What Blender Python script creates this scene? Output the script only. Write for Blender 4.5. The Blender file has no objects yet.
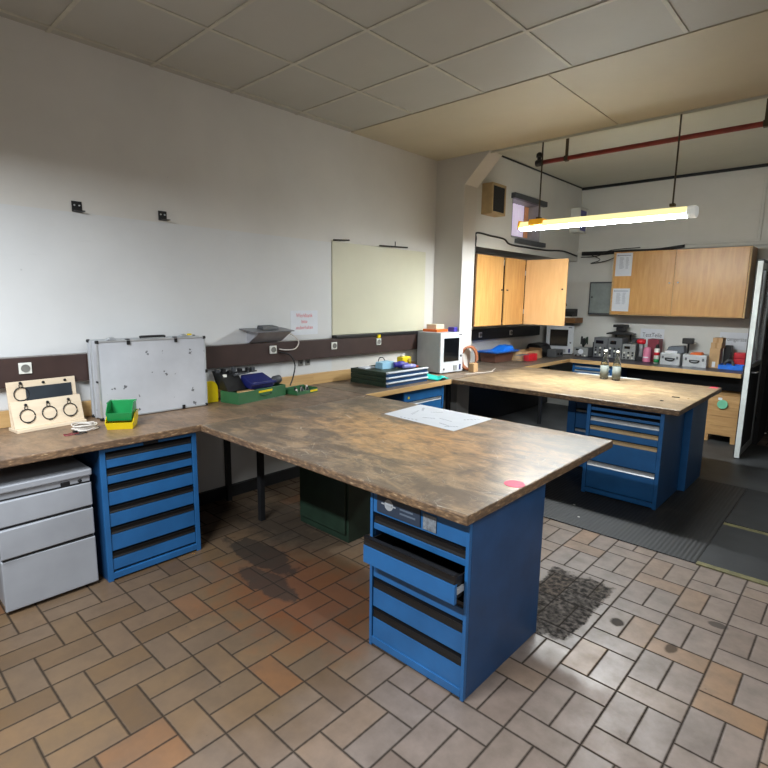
import bpy, bmesh, math, random
from mathutils import Vector, Matrix
random.seed(7)
S = bpy.context.scene
COL = S.collection
PI = math.pi
rad = math.radians

def lin(r, g, b):
    def f(c):
        c /= 255.0
        return c/12.92 if c <= 0.04045 else ((c+0.055)/1.055)**2.4
    return (f(r), f(g), f(b), 1.0)

# ------------------------------------------------------------------ camera
def make_camera():
    yaw, pitch, roll, fpx = -0.744, -0.161, 0.014, 524.3
    cy, sy, cp, sp = math.cos(yaw), math.sin(yaw), math.cos(pitch), math.sin(pitch)
    fw = Vector((sy*cp, cy*cp, sp)); rt = Vector((cy, -sy, 0)); up = rt.cross(fw)
    c, s = math.cos(roll), math.sin(roll)
    r2 = c*rt + s*up; u2 = -s*rt + c*up
    m = Matrix(((r2.x, u2.x, -fw.x, 3.83), (r2.y, u2.y, -fw.y, 0.0), (r2.z, u2.z, -fw.z, 1.671), (0, 0, 0, 1)))
    cd = bpy.data.cameras.new('camera'); cam = bpy.data.objects.new('camera', cd); COL.objects.link(cam)
    cam.matrix_world = m
    cd.sensor_fit = 'HORIZONTAL'; cd.sensor_width = 36.0; cd.lens = 36.0*fpx/768.0
    cd.clip_start = 0.05; cd.clip_end = 100
    S.camera = cam
make_camera()

# ------------------------------------------------------------------ world, light, exposure
W = bpy.data.worlds.new('world'); S.world = W; W.use_nodes = True
W.node_tree.nodes['Background'].inputs[0].default_value = (1.0, 0.93, 0.82, 1)
W.node_tree.nodes['Background'].inputs[1].default_value = 0.10
S.view_settings.view_transform = 'Standard'; S.view_settings.look = 'None'
S.view_settings.gamma = 1.0; S.view_settings.exposure = 0.0; S.view_settings.use_curve_mapping = False
ADDED_LAMP_WATTS = 165.0
FAR_LAMP_WATTS = 48.0
def area(name, loc, rot, sx, sy, watts, color):
    ld = bpy.data.lights.new(name, 'AREA'); ld.shape = 'RECTANGLE'; ld.size = sx; ld.size_y = sy
    ld.energy = watts; ld.color = color
    o = bpy.data.objects.new(name, ld); COL.objects.link(o); o.location = loc; o.rotation_euler = rot
    return o
# unseen cool fill added at the side behind the camera
area('fill_light', (6.6, -1.2, 1.7), (rad(90), 0, rad(75)), 2.4, 1.3, 12.0, (0.86, 0.93, 1.0))

# ------------------------------------------------------------------ materials
MATS = {}
def nt(name):
    m = bpy.data.materials.new(name); m.use_nodes = True
    t = m.node_tree; b = t.nodes['Principled BSDF']
    return m, t, b
def N(t, kind, **kw):
    n = t.nodes.new(kind)
    for k, v in kw.items():
        if isinstance(v, (int, float, str, bool)): setattr(n, k, v)
    return n
def math_n(t, op, a, b=None, c=None):
    n = t.nodes.new('ShaderNodeMath'); n.operation = op
    for i, v in enumerate((a, b, c)):
        if v is None: continue
        if isinstance(v, (int, float)): n.inputs[i].default_value = v
        else: t.links.new(v, n.inputs[i])
    return n.outputs[0]
def mix_n(t, fac, a, b, blend='MIX'):
    n = t.nodes.new('ShaderNodeMix'); n.data_type = 'RGBA'; n.blend_type = blend
    for i, v in ((0, fac), (6, a), (7, b)):
        if isinstance(v, (int, float)): n.inputs[i].default_value = v
        elif isinstance(v, tuple): n.inputs[i].default_value = v
        else: t.links.new(v, n.inputs[i])
    return n.outputs[2]
def ramp_n(t, fac, stops, interp='LINEAR'):
    n = t.nodes.new('ShaderNodeValToRGB'); n.color_ramp.interpolation = interp
    e = n.color_ramp.elements
    while len(e) < len(stops): e.new(0.5)
    for i, (p, c) in enumerate(stops): e[i].position = p; e[i].color = c
    t.links.new(fac, n.inputs[0]); return n.outputs[0]
def noise_n(t, vec, scale, detail=4, rough=0.55, dist=0.0):
    n = t.nodes.new('ShaderNodeTexNoise'); n.inputs['Scale'].default_value = scale
    n.inputs['Detail'].default_value = detail; n.inputs['Roughness'].default_value = rough
    n.inputs['Distortion'].default_value = dist
    t.links.new(vec, n.inputs['Vector']); return n.outputs['Fac']
def map_n(t, vec, scale=(1, 1, 1), loc=(0, 0, 0), rot=(0, 0, 0)):
    n = t.nodes.new('ShaderNodeMapping'); n.inputs['Scale'].default_value = scale
    n.inputs['Location'].default_value = loc; n.inputs['Rotation'].default_value = rot
    t.links.new(vec, n.inputs['Vector']); return n.outputs[0]
def obj_co(t): return t.nodes.new('ShaderNodeTexCoord').outputs['Object']
def bump_n(t, b, h, strength=0.2, dist=0.01):
    n = t.nodes.new('ShaderNodeBump'); n.inputs['Strength'].default_value = strength; n.inputs['Distance'].default_value = dist
    t.links.new(h, n.inputs['Height']); t.links.new(n.outputs[0], b.inputs['Normal'])

def M(name, rgb, rough=0.5, metal=0.0, var=0.08, scale=9.0, bump=0.0, emit=None, strength=0.0, spec=0.5, trans=0.0, stretch=(1, 1, 1)):
    if name in MATS: return MATS[name]
    m, t, b = nt(name); c = lin(*rgb)
    co = map_n(t, obj_co(t), stretch)
    f = noise_n(t, co, scale, 5)
    lo = tuple(max(0, x*(1-var*1.6)) for x in c[:3])+(1,); hi = tuple(min(1, x*(1+var*1.6)) for x in c[:3])+(1,)
    t.links.new(ramp_n(t, f, [(0.3, lo), (0.7, hi)]), b.inputs['Base Color'])
    b.inputs['Roughness'].default_value = rough; b.inputs['Metallic'].default_value = metal
    b.inputs['Specular IOR Level'].default_value = spec
    b.inputs['Transmission Weight'].default_value = trans
    if bump: bump_n(t, b, noise_n(t, co, scale*6, 3), bump, 0.004)
    if emit: b.inputs['Emission Color'].default_value = lin(*emit); b.inputs['Emission Strength'].default_value = strength
    MATS[name] = m; return m

def wood(name, a, b_, rough=0.45, stretch=(1, 1, 12), scale=5.0):
    if name in MATS: return MATS[name]
    m, t, b = nt(name); co = map_n(t, obj_co(t), stretch)
    f = noise_n(t, co, scale, 6, 0.6, 0.6)
    f2 = noise_n(t, map_n(t, obj_co(t), (1, 1, 1), (3, 1, 2)), 2.2, 3)
    c1 = ramp_n(t, f, [(0.3, lin(*a)), (0.7, lin(*b_))])
    c2 = mix_n(t, math_n(t, 'MULTIPLY', f2, 0.35), c1, lin(*[x*0.8 for x in a]))
    t.links.new(c2, b.inputs['Base Color']); b.inputs['Roughness'].default_value = rough
    MATS[name] = m; return m

def worn_top(name, golden, brown, dark, pale, centre, rx, ry, grime=0.5, rough=0.42, seed=0.0):
    """oil-stained beech bench top: bare golden wood worn free in one patch, blackened round it, fine pale scratches"""
    m, t, b = nt(name); co = obj_co(t)
    big = noise_n(t, map_n(t, co, (1, 1, 1), (seed, seed*2, 0)), 2.1, 9, 0.62, 1.2)
    fine = noise_n(t, map_n(t, co, (3.2, 9, 3), (seed, 1, 0)), 4.0, 8, 0.65, 0.6)
    blot = noise_n(t, map_n(t, co, (1, 1.6, 1), (5+seed, 2, 0)), 4.6, 8, 0.7, 0.5)
    sep = t.nodes.new('ShaderNodeSeparateXYZ'); t.links.new(co, sep.inputs[0])
    dx = math_n(t, 'DIVIDE', math_n(t, 'SUBTRACT', sep.outputs[0], centre[0]), rx)
    dy = math_n(t, 'DIVIDE', math_n(t, 'SUBTRACT', sep.outputs[1], centre[1]), ry)
    r = math_n(t, 'SQRT', math_n(t, 'ADD', math_n(t, 'MULTIPLY', dx, dx), math_n(t, 'MULTIPLY', dy, dy)))
    r = math_n(t, 'ADD', r, math_n(t, 'MULTIPLY', math_n(t, 'SUBTRACT', big, 0.5), 1.9))
    base = ramp_n(t, r, [(0.0, lin(*golden)), (0.55, lin(*[(g*0.6+p*0.4) for g, p in zip(golden, brown)])), (0.95, lin(*brown)), (1.0, lin(*brown))])
    base = mix_n(t, ramp_n(t, fine, [(0.42, (0, 0, 0, 1)), (0.72, (0.75, 0.75, 0.75, 1))]), base, lin(*[x*0.68 for x in brown]))
    gr = ramp_n(t, math_n(t, 'ADD', blot, math_n(t, 'MULTIPLY', r, 0.10)), [(0.50, (0, 0, 0, 1)), (0.66, (1, 1, 1, 1))])
    base = mix_n(t, math_n(t, 'MULTIPLY', gr, grime), base, lin(*dark))
    sc = t.nodes.new('ShaderNodeTexVoronoi'); sc.feature = 'DISTANCE_TO_EDGE'; sc.inputs['Scale'].default_value = 5.5
    t.links.new(map_n(t, co, (1, 3.1, 1), (seed, 0, 0), (0, 0, 0.5)), sc.inputs['Vector'])
    sf = ramp_n(t, sc.outputs['Distance'], [(0.0, (1, 1, 1, 1)), (0.014, (0, 0, 0, 1))])
    mask = ramp_n(t, noise_n(t, map_n(t, co, (1, 1, 1), (9, seed, 0)), 5, 4), [(0.5, (0, 0, 0, 1)), (0.66, (1, 1, 1, 1))])
    base = mix_n(t, math_n(t, 'MULTIPLY', math_n(t, 'MULTIPLY', sf, mask), 0.55), base, lin(*pale))
    sp = ramp_n(t, noise_n(t, co, 42, 3), [(0.68, (0, 0, 0, 1)), (0.74, (1, 1, 1, 1))])
    base = mix_n(t, math_n(t, 'MULTIPLY', math_n(t, 'MULTIPLY', sp, mask), 0.6), base, lin(*pale))
    sc2 = t.nodes.new('ShaderNodeTexVoronoi'); sc2.feature = 'DISTANCE_TO_EDGE'; sc2.inputs['Scale'].default_value = 9.0
    t.links.new(map_n(t, co, (3.4, 1, 1), (seed+3, 0, 0), (0, 0, -0.9)), sc2.inputs['Vector'])
    sf2 = ramp_n(t, sc2.outputs['Distance'], [(0.0, (1, 1, 1, 1)), (0.011, (0, 0, 0, 1))])
    mask2 = ramp_n(t, noise_n(t, map_n(t, co, (1, 1, 1), (2, seed, 4)), 4, 5), [(0.48, (0, 0, 0, 1)), (0.62, (1, 1, 1, 1))])
    base = mix_n(t, math_n(t, 'MULTIPLY', math_n(t, 'MULTIPLY', sf2, mask2), 0.5), base, lin(*pale))
    geo = t.nodes.new('ShaderNodeNewGeometry'); sn = t.nodes.new('ShaderNodeSeparateXYZ'); t.links.new(geo.outputs['Normal'], sn.inputs[0])
    side = math_n(t, 'LESS_THAN', math_n(t, 'ABSOLUTE', sn.outputs[2]), 0.8)
    chip = ramp_n(t, noise_n(t, map_n(t, co, (1, 1, 3)), 30, 4), [(0.45, lin(86, 66, 50)), (0.62, lin(134, 104, 76)), (0.72, lin(196, 170, 136))])
    base = mix_n(t, math_n(t, 'MULTIPLY', side, 0.8), base, chip)
    t.links.new(base, b.inputs['Base Color'])
    t.links.new(ramp_n(t, big, [(0.3, (rough-0.1,)*3+(1,)), (0.7, (rough+0.14,)*3+(1,))]), b.inputs['Roughness'])
    bump_n(t, b, math_n(t, 'ADD', fine, math_n(t, 'MULTIPLY', sf, -0.4)), 0.10, 0.004)
    MATS[name] = m; return m

def tile_floor():
    m, t, b = nt('clay_tiles'); co = obj_co(t)
    sep = t.nodes.new('ShaderNodeSeparateXYZ'); t.links.new(co, sep.inputs[0])
    u = math_n(t, 'DIVIDE', math_n(t, 'SUBTRACT', sep.outputs[0], 1.158-0.256*20), 0.256)
    k = math_n(t, 'FLOOR', u); fu = math_n(t, 'SUBTRACT', u, k)
    yv = math_n(t, 'SUBTRACT', sep.outputs[1], math_n(t, 'ADD', 0.785-0.386*20-0.1287*20, math_n(t, 'MULTIPLY', k, 0.1287)))
    q = math_n(t, 'DIVIDE', yv, 0.386); kq = math_n(t, 'FLOOR', q); fy = math_n(t, 'MULTIPLY', math_n(t, 'SUBTRACT', q, kq), 0.386)
    thin = math_n(t, 'LESS_THAN', fy, 0.1287)
    half = math_n(t, 'GREATER_THAN', fu, 0.5)
    # distance to joints
    def edge(v, lo, hi): return math_n(t, 'MINIMUM', math_n(t, 'SUBTRACT', v, lo), math_n(t, 'SUBTRACT', hi, v))
    fx = math_n(t, 'MULTIPLY', fu, 0.256)
    d_thin = math_n(t, 'MINIMUM', edge(fx, 0.0, 0.256), edge(fy, 0.0, 0.1287))
    fxh = math_n(t, 'SUBTRACT', fx, math_n(t, 'MULTIPLY', half, 0.128))
    d_pair = math_n(t, 'MINIMUM', edge(fxh, 0.0, 0.128), edge(fy, 0.1287, 0.386))
    mx = t.nodes.new('ShaderNodeMix'); mx.data_type = 'FLOAT'
    t.links.new(thin, mx.inputs[0]); t.links.new(d_pair, mx.inputs[2]); t.links.new(d_thin, mx.inputs[3])
    d = mx.outputs[0]
    wob = noise_n(t, co, 55, 3)
    d = math_n(t, 'ADD', d, math_n(t, 'MULTIPLY', math_n(t, 'SUBTRACT', wob, 0.5), 0.003))
    joint = ramp_n(t, d, [(0.0030, (1, 1, 1, 1)), (0.0052, (0, 0, 0, 1))])
    comb = t.nodes.new('ShaderNodeCombineXYZ'); t.links.new(k, comb.inputs[0]); t.links.new(kq, comb.inputs[1])
    t.links.new(math_n(t, 'ADD', math_n(t, 'MULTIPLY', thin, 5.0), math_n(t, 'MULTIPLY', half, math_n(t, 'SUBTRACT', 1.0, thin))), comb.inputs[2])
    wn = t.nodes.new('ShaderNodeTexWhiteNoise'); t.links.new(comb.outputs[0], wn.inputs[0])
    c = ramp_n(t, wn.outputs['Value'], [(0.0, lin(88, 68, 48)), (0.3, lin(104, 82, 58)), (0.6, lin(97, 80, 64)), (0.92, lin(108, 85, 62)), (0.99, lin(114, 80, 54))])
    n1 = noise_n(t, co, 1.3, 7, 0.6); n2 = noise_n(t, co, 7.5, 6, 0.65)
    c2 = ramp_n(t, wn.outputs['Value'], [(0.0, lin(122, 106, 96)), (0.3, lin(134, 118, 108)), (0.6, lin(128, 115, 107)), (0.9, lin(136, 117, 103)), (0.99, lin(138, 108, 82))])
    aisle = ramp_n(t, math_n(t, 'ADD', math_n(t, 'MULTIPLY', sep.outputs[0], 0.25), math_n(t, 'MULTIPLY', math_n(t, 'SUBTRACT', n1, 0.5), 0.35)), [(0.50, (0, 0, 0, 1)), (0.68, (1, 1, 1, 1))])  # right-hand tiles pinker, and lightened in place of stronger light
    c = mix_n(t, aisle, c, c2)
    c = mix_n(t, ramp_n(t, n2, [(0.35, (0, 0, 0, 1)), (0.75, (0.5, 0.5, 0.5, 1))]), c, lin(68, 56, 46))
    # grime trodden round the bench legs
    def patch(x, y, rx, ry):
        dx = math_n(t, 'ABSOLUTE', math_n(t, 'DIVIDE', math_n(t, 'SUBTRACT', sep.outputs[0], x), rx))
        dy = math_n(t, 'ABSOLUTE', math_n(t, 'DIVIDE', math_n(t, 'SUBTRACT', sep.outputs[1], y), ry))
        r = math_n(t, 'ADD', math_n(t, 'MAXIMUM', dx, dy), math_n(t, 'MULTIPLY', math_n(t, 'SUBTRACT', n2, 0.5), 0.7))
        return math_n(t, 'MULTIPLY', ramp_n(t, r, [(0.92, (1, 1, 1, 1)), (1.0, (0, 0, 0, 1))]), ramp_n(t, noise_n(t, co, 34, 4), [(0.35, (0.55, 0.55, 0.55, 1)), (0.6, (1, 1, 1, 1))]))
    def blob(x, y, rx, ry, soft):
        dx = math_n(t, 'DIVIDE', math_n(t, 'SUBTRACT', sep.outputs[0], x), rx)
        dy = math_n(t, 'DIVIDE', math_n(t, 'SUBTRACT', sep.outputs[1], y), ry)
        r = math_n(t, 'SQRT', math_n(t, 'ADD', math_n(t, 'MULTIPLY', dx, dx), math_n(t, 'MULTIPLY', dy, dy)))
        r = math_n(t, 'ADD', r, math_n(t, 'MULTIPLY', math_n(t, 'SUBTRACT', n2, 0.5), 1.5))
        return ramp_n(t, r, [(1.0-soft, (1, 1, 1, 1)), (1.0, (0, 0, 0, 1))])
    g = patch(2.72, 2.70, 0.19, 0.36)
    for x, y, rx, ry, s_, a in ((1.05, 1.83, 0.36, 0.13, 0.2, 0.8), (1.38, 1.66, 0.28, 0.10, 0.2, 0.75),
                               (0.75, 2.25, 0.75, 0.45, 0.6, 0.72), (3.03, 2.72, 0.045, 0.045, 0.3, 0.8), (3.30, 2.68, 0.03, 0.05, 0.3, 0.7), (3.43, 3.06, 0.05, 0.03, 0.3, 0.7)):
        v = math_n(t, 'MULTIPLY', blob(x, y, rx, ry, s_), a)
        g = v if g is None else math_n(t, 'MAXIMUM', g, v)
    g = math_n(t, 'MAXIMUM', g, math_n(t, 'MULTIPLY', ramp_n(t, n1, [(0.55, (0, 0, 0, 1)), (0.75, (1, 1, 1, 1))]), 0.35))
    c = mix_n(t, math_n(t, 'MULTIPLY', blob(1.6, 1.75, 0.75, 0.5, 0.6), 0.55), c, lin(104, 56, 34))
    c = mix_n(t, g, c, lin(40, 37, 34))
    specks = ramp_n(t, noise_n(t, co, 26, 2), [(0.76, (0, 0, 0, 1)), (0.79, (1, 1, 1, 1))])
    c = mix_n(t, math_n(t, 'MULTIPLY', specks, 0.7), c, lin(40, 36, 33))
    c = mix_n(t, joint, c, lin(42, 36, 31))
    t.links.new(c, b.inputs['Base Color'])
    ro = ramp_n(t, n2, [(0.3, (0.30,)*3+(1,)), (0.7, (0.52,)*3+(1,))])
    t.links.new(mix_n(t, math_n(t, 'MAXIMUM', joint, g), ro, (0.85, 0.85, 0.85, 1)), b.inputs['Roughness'])
    t.links.new(math_n(t, 'MULTIPLY', math_n(t, 'SUBTRACT', 1.0, math_n(t, 'MAXIMUM', joint, math_n(t, 'MULTIPLY', g, 0.7))), 0.5), b.inputs['Specular IOR Level'])
    bump_n(t, b, math_n(t, 'ADD', math_n(t, 'MULTIPLY', joint, -1.0), math_n(t, 'MULTIPLY', n2, 0.15)), 0.35, 0.004)
    return m

def wall_paint(name, rgb, marks=True):
    m, t, b = nt(name); co = obj_co(t); c = lin(*rgb)
    f = noise_n(t, co, 1.4, 6, 0.6)
    cc = ramp_n(t, f, [(0.3, tuple(x*0.94 for x in c[:3])+(1,)), (0.7, tuple(min(1, x*1.04) for x in c[:3])+(1,))])
    if marks:
        s = ramp_n(t, noise_n(t, co, 15, 2), [(0.765, (0, 0, 0, 1)), (0.785, (1, 1, 1, 1))])
        cc = mix_n(t, math_n(t, 'MULTIPLY', s, 0.35), cc, tuple(x*0.45 for x in c[:3])+(1,))
        s2 = ramp_n(t, noise_n(t, map_n(t, co, (1, 1, 9), (2, 0, 1)), 3.0, 4), [(0.66, (0, 0, 0, 1)), (0.74, (1, 1, 1, 1))])
        cc = mix_n(t, math_n(t, 'MULTIPLY', s2, 0.10), cc, tuple(x*0.6 for x in c[:3])+(1,))
    t.links.new(cc, b.inputs['Base Color']); b.inputs['Roughness'].default_value = 0.55
    bump_n(t, b, noise_n(t, co, 60, 3), 0.05, 0.003)
    return m

def rubber():
    m, t, b = nt('ribbed_rubber'); co = obj_co(t)
    w = t.nodes.new('ShaderNodeTexWave'); w.wave_type = 'BANDS'; w.bands_direction = 'X'; w.inputs['Scale'].default_value = 11.0
    w.inputs['Distortion'].default_value = 0.3; t.links.new(co, w.inputs['Vector'])
    n = noise_n(t, co, 1.8, 6, 0.65); n2 = noise_n(t, co, 14, 4)
    c = ramp_n(t, n, [(0.35, lin(26, 26, 27)), (0.6, lin(36, 35, 34)), (0.72, lin(62, 59, 54))])
    c = mix_n(t, math_n(t, 'MULTIPLY', w.outputs['Fac'], 0.35), c, lin(20, 20, 21))
    c = mix_n(t, math_n(t, 'MULTIPLY', n2, 0.3), c, lin(22, 22, 23))
    t.links.new(c, b.inputs['Base Color']); b.inputs['Roughness'].default_value = 0.6
    bump_n(t, b, w.outputs['Fac'], 0.5, 0.004); return m

mt_wall = wall_paint('wall_paint', (212, 208, 202))
mt_wallwhite = wall_paint('white_board_panel', (210, 210, 210))
mt_cream = wall_paint('cream_board', (206, 202, 178), False)
mt_far = wall_paint('grey_white_wall', (214, 212, 206))
mt_ceilgrey = wall_paint('ceiling_tile_grey', (178, 176, 168), False)
mt_ceilcream = wall_paint('ceiling_panel_cream', (192, 182, 160), False)
mt_ceilfar = wall_paint('far_ceiling', (196, 196, 182), False)
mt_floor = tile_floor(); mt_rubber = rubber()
mt_mat = M('smooth_black_mat', (30, 31, 33), 0.6, var=0.2, scale=6)
mt_darkfloor = M('dark_floor_sheet', (58, 59, 60), 0.5, var=0.25, scale=3)
mt_yellowline = M('yellow_edge', (98, 92, 58), 0.6, var=0.25, scale=20)
mt_trunk = M('brown_plastic', (60, 42, 38), 0.5, var=0.08)
mt_black = M('black_plastic', (22, 22, 24), 0.45)
mt_blacksteel = M('black_steel', (26, 26, 28), 0.5, var=0.15)
mt_dark = M('dark_void', (14, 14, 16), 0.8)
mt_white = M('white_plastic', (225, 224, 216), 0.4, var=0.03)
mt_sock = M('socket_insert', (120, 118, 112), 0.5)
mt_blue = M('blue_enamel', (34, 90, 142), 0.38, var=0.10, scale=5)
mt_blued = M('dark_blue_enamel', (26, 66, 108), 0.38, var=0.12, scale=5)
mt_plate = M('logo_plate', (40, 50, 66), 0.5)
mt_handle = M('black_handle', (17, 16, 17), 0.4, var=0.15)
mt_alu = M('aluminium', (196, 198, 200), 0.38, 0.55, var=0.06)
mt_tanlabel = M('tan_label_strip', (188, 160, 120), 0.5)
mt_silver = M('silver_paint', (158, 160, 166), 0.42, 0.25, var=0.05, scale=4)
mt_green = M('dark_green_enamel', (30, 48, 36), 0.5, var=0.15)
mt_ply = wood('plywood', (222, 200, 172), (236, 218, 192), 0.55, (1, 10, 10), 3)
mt_beech = wood('beech_edge', (190, 150, 96), (214, 176, 122), 0.5, (1, 0.3, 8))
mt_cab = wood('beech_veneer', (206, 148, 82), (228, 176, 108), 0.32, (6, 6, 0.7), 4)
mt_cablight = wood('pale_beech_veneer', (222, 172, 116), (236, 190, 134), 0.35, (6, 6, 0.7), 4)
mt_crate = wood('crate_pine', (176, 132, 82), (208, 166, 112), 0.6, (1, 1, 9), 3)
mt_card = M('cardboard', (186, 150, 108), 0.75, var=0.08)
mt_paper = M('paper', (214, 217, 224), 0.6, var=0.02)
mt_ink = M('ink', (60, 62, 74), 0.6)
mt_redink = M('red_ink', (216, 120, 128), 0.6)
mt_yellow = M('yellow_plastic', (232, 204, 22), 0.35, var=0.04)
mt_greenp = M('green_plastic', (22, 136, 72), 0.35, var=0.05)
mt_greentool = M('green_tool_box', (50, 100, 62), 0.42, var=0.08)
mt_darkblue = M('navy_plastic', (26, 34, 96), 0.4)
mt_bluep = M('bright_blue_plastic', (30, 116, 226), 0.38)
mt_turq = M('turquoise_cloth', (24, 186, 172), 0.7, bump=0.3)
mt_orange = M('orange_plastic', (222, 104, 40), 0.45)
mt_redp = M('red_plastic', (206, 30, 44), 0.4)
mt_pink = M('pink_plastic', (222, 130, 160), 0.4)
mt_pinkpaint = M('pink_sticker', (236, 70, 104), 0.5)
mt_maroon = M('maroon_box', (128, 40, 56), 0.5)
mt_instr = M('instrument_grey', (100, 102, 105), 0.45, var=0.06)
mt_instrl = M('instrument_face', (142, 144, 143), 0.45, var=0.12, scale=40)
mt_instrd = M('instrument_dark', (70, 72, 76), 0.45)
mt_ovenw = M('white_enamel', (206, 208, 212), 0.4, var=0.03)
mt_oveng = M('light_grey_enamel', (172, 174, 178), 0.45, var=0.04)
mt_glassblk = M('black_glass', (12, 14, 18), 0.12, var=0.02)
mt_copper = M('copper_hose', (150, 92, 62), 0.5, var=0.15)
mt_cable = M('black_cable', (24, 24, 26), 0.5)
mt_wcable = M('white_cable', (216, 208, 200), 0.5)
mt_redpipe = M('red_oxide_pipe', (128, 42, 36), 0.5, var=0.15)
mt_speaker = M('speaker_cabinet', (176, 152, 112), 0.5)
mt_grille = M('speaker_grille', (26, 27, 30), 0.7, bump=0.4, scale=60)
mt_lilac = M('faded_violet_cloth', (112, 112, 170), 0.7)
mt_frame = M('window_frame_grey', (150, 148, 150), 0.5)
mt_sky = M('view_glow', (216, 206, 224), 0.8, emit=(206, 192, 214), strength=0.55, var=0.05)  # emission stands in for the bright view outside
mt_orangecurt = M('orange_view_glow', (200, 140, 100), 0.8, emit=(200, 140, 100), strength=0.2)  # weak glow, also part of the outside view stand-in
mt_ltblue = M('light_blue_card', (150, 196, 222), 0.6)
mt_purple = M('violet_bag', (60, 54, 150), 0.45)
mt_greenlid = M('mint_green_lid', (120, 196, 160), 0.5)
mt_greybox = M('grey_switch_box', (136, 144, 142), 0.45)
mt_brownshelf = wood('brown_shelf', (128, 88, 48), (150, 104, 58), 0.55, (1, 1, 8))
mt_lampw = M('lamp_diffuser', (240, 250, 248), 0.4, emit=(240, 247, 246), strength=165.0, var=0.01)
mt_lampy = M('yellowed_lamp_housing', (238, 214, 120), 0.4, emit=(255, 243, 176), strength=1.1, var=0.05, scale=14)
mt_lampo = M('amber_clip', (226, 164, 40), 0.4, emit=(226, 160, 30), strength=0.45)
mt_rod = M('rusty_rod', (72, 62, 46), 0.6)
mt_corridor = M('dark_corridor', (34, 32, 32), 0.8)

def glass(name, rgb=(255, 255, 255), rough=0.02, alpha=None):
    m, t, b = nt(name)
    b.inputs['Base Color'].default_value = lin(*rgb); b.inputs['Roughness'].default_value = rough
    b.inputs['Transmission Weight'].default_value = 1.0; b.inputs['IOR'].default_value = 1.45
    MATS[name] = m; return m
mt_glass = glass('clear_glass', (238, 244, 242))
mt_pane = glass('dusty_pane', (200, 204, 206), 0.18)

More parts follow.
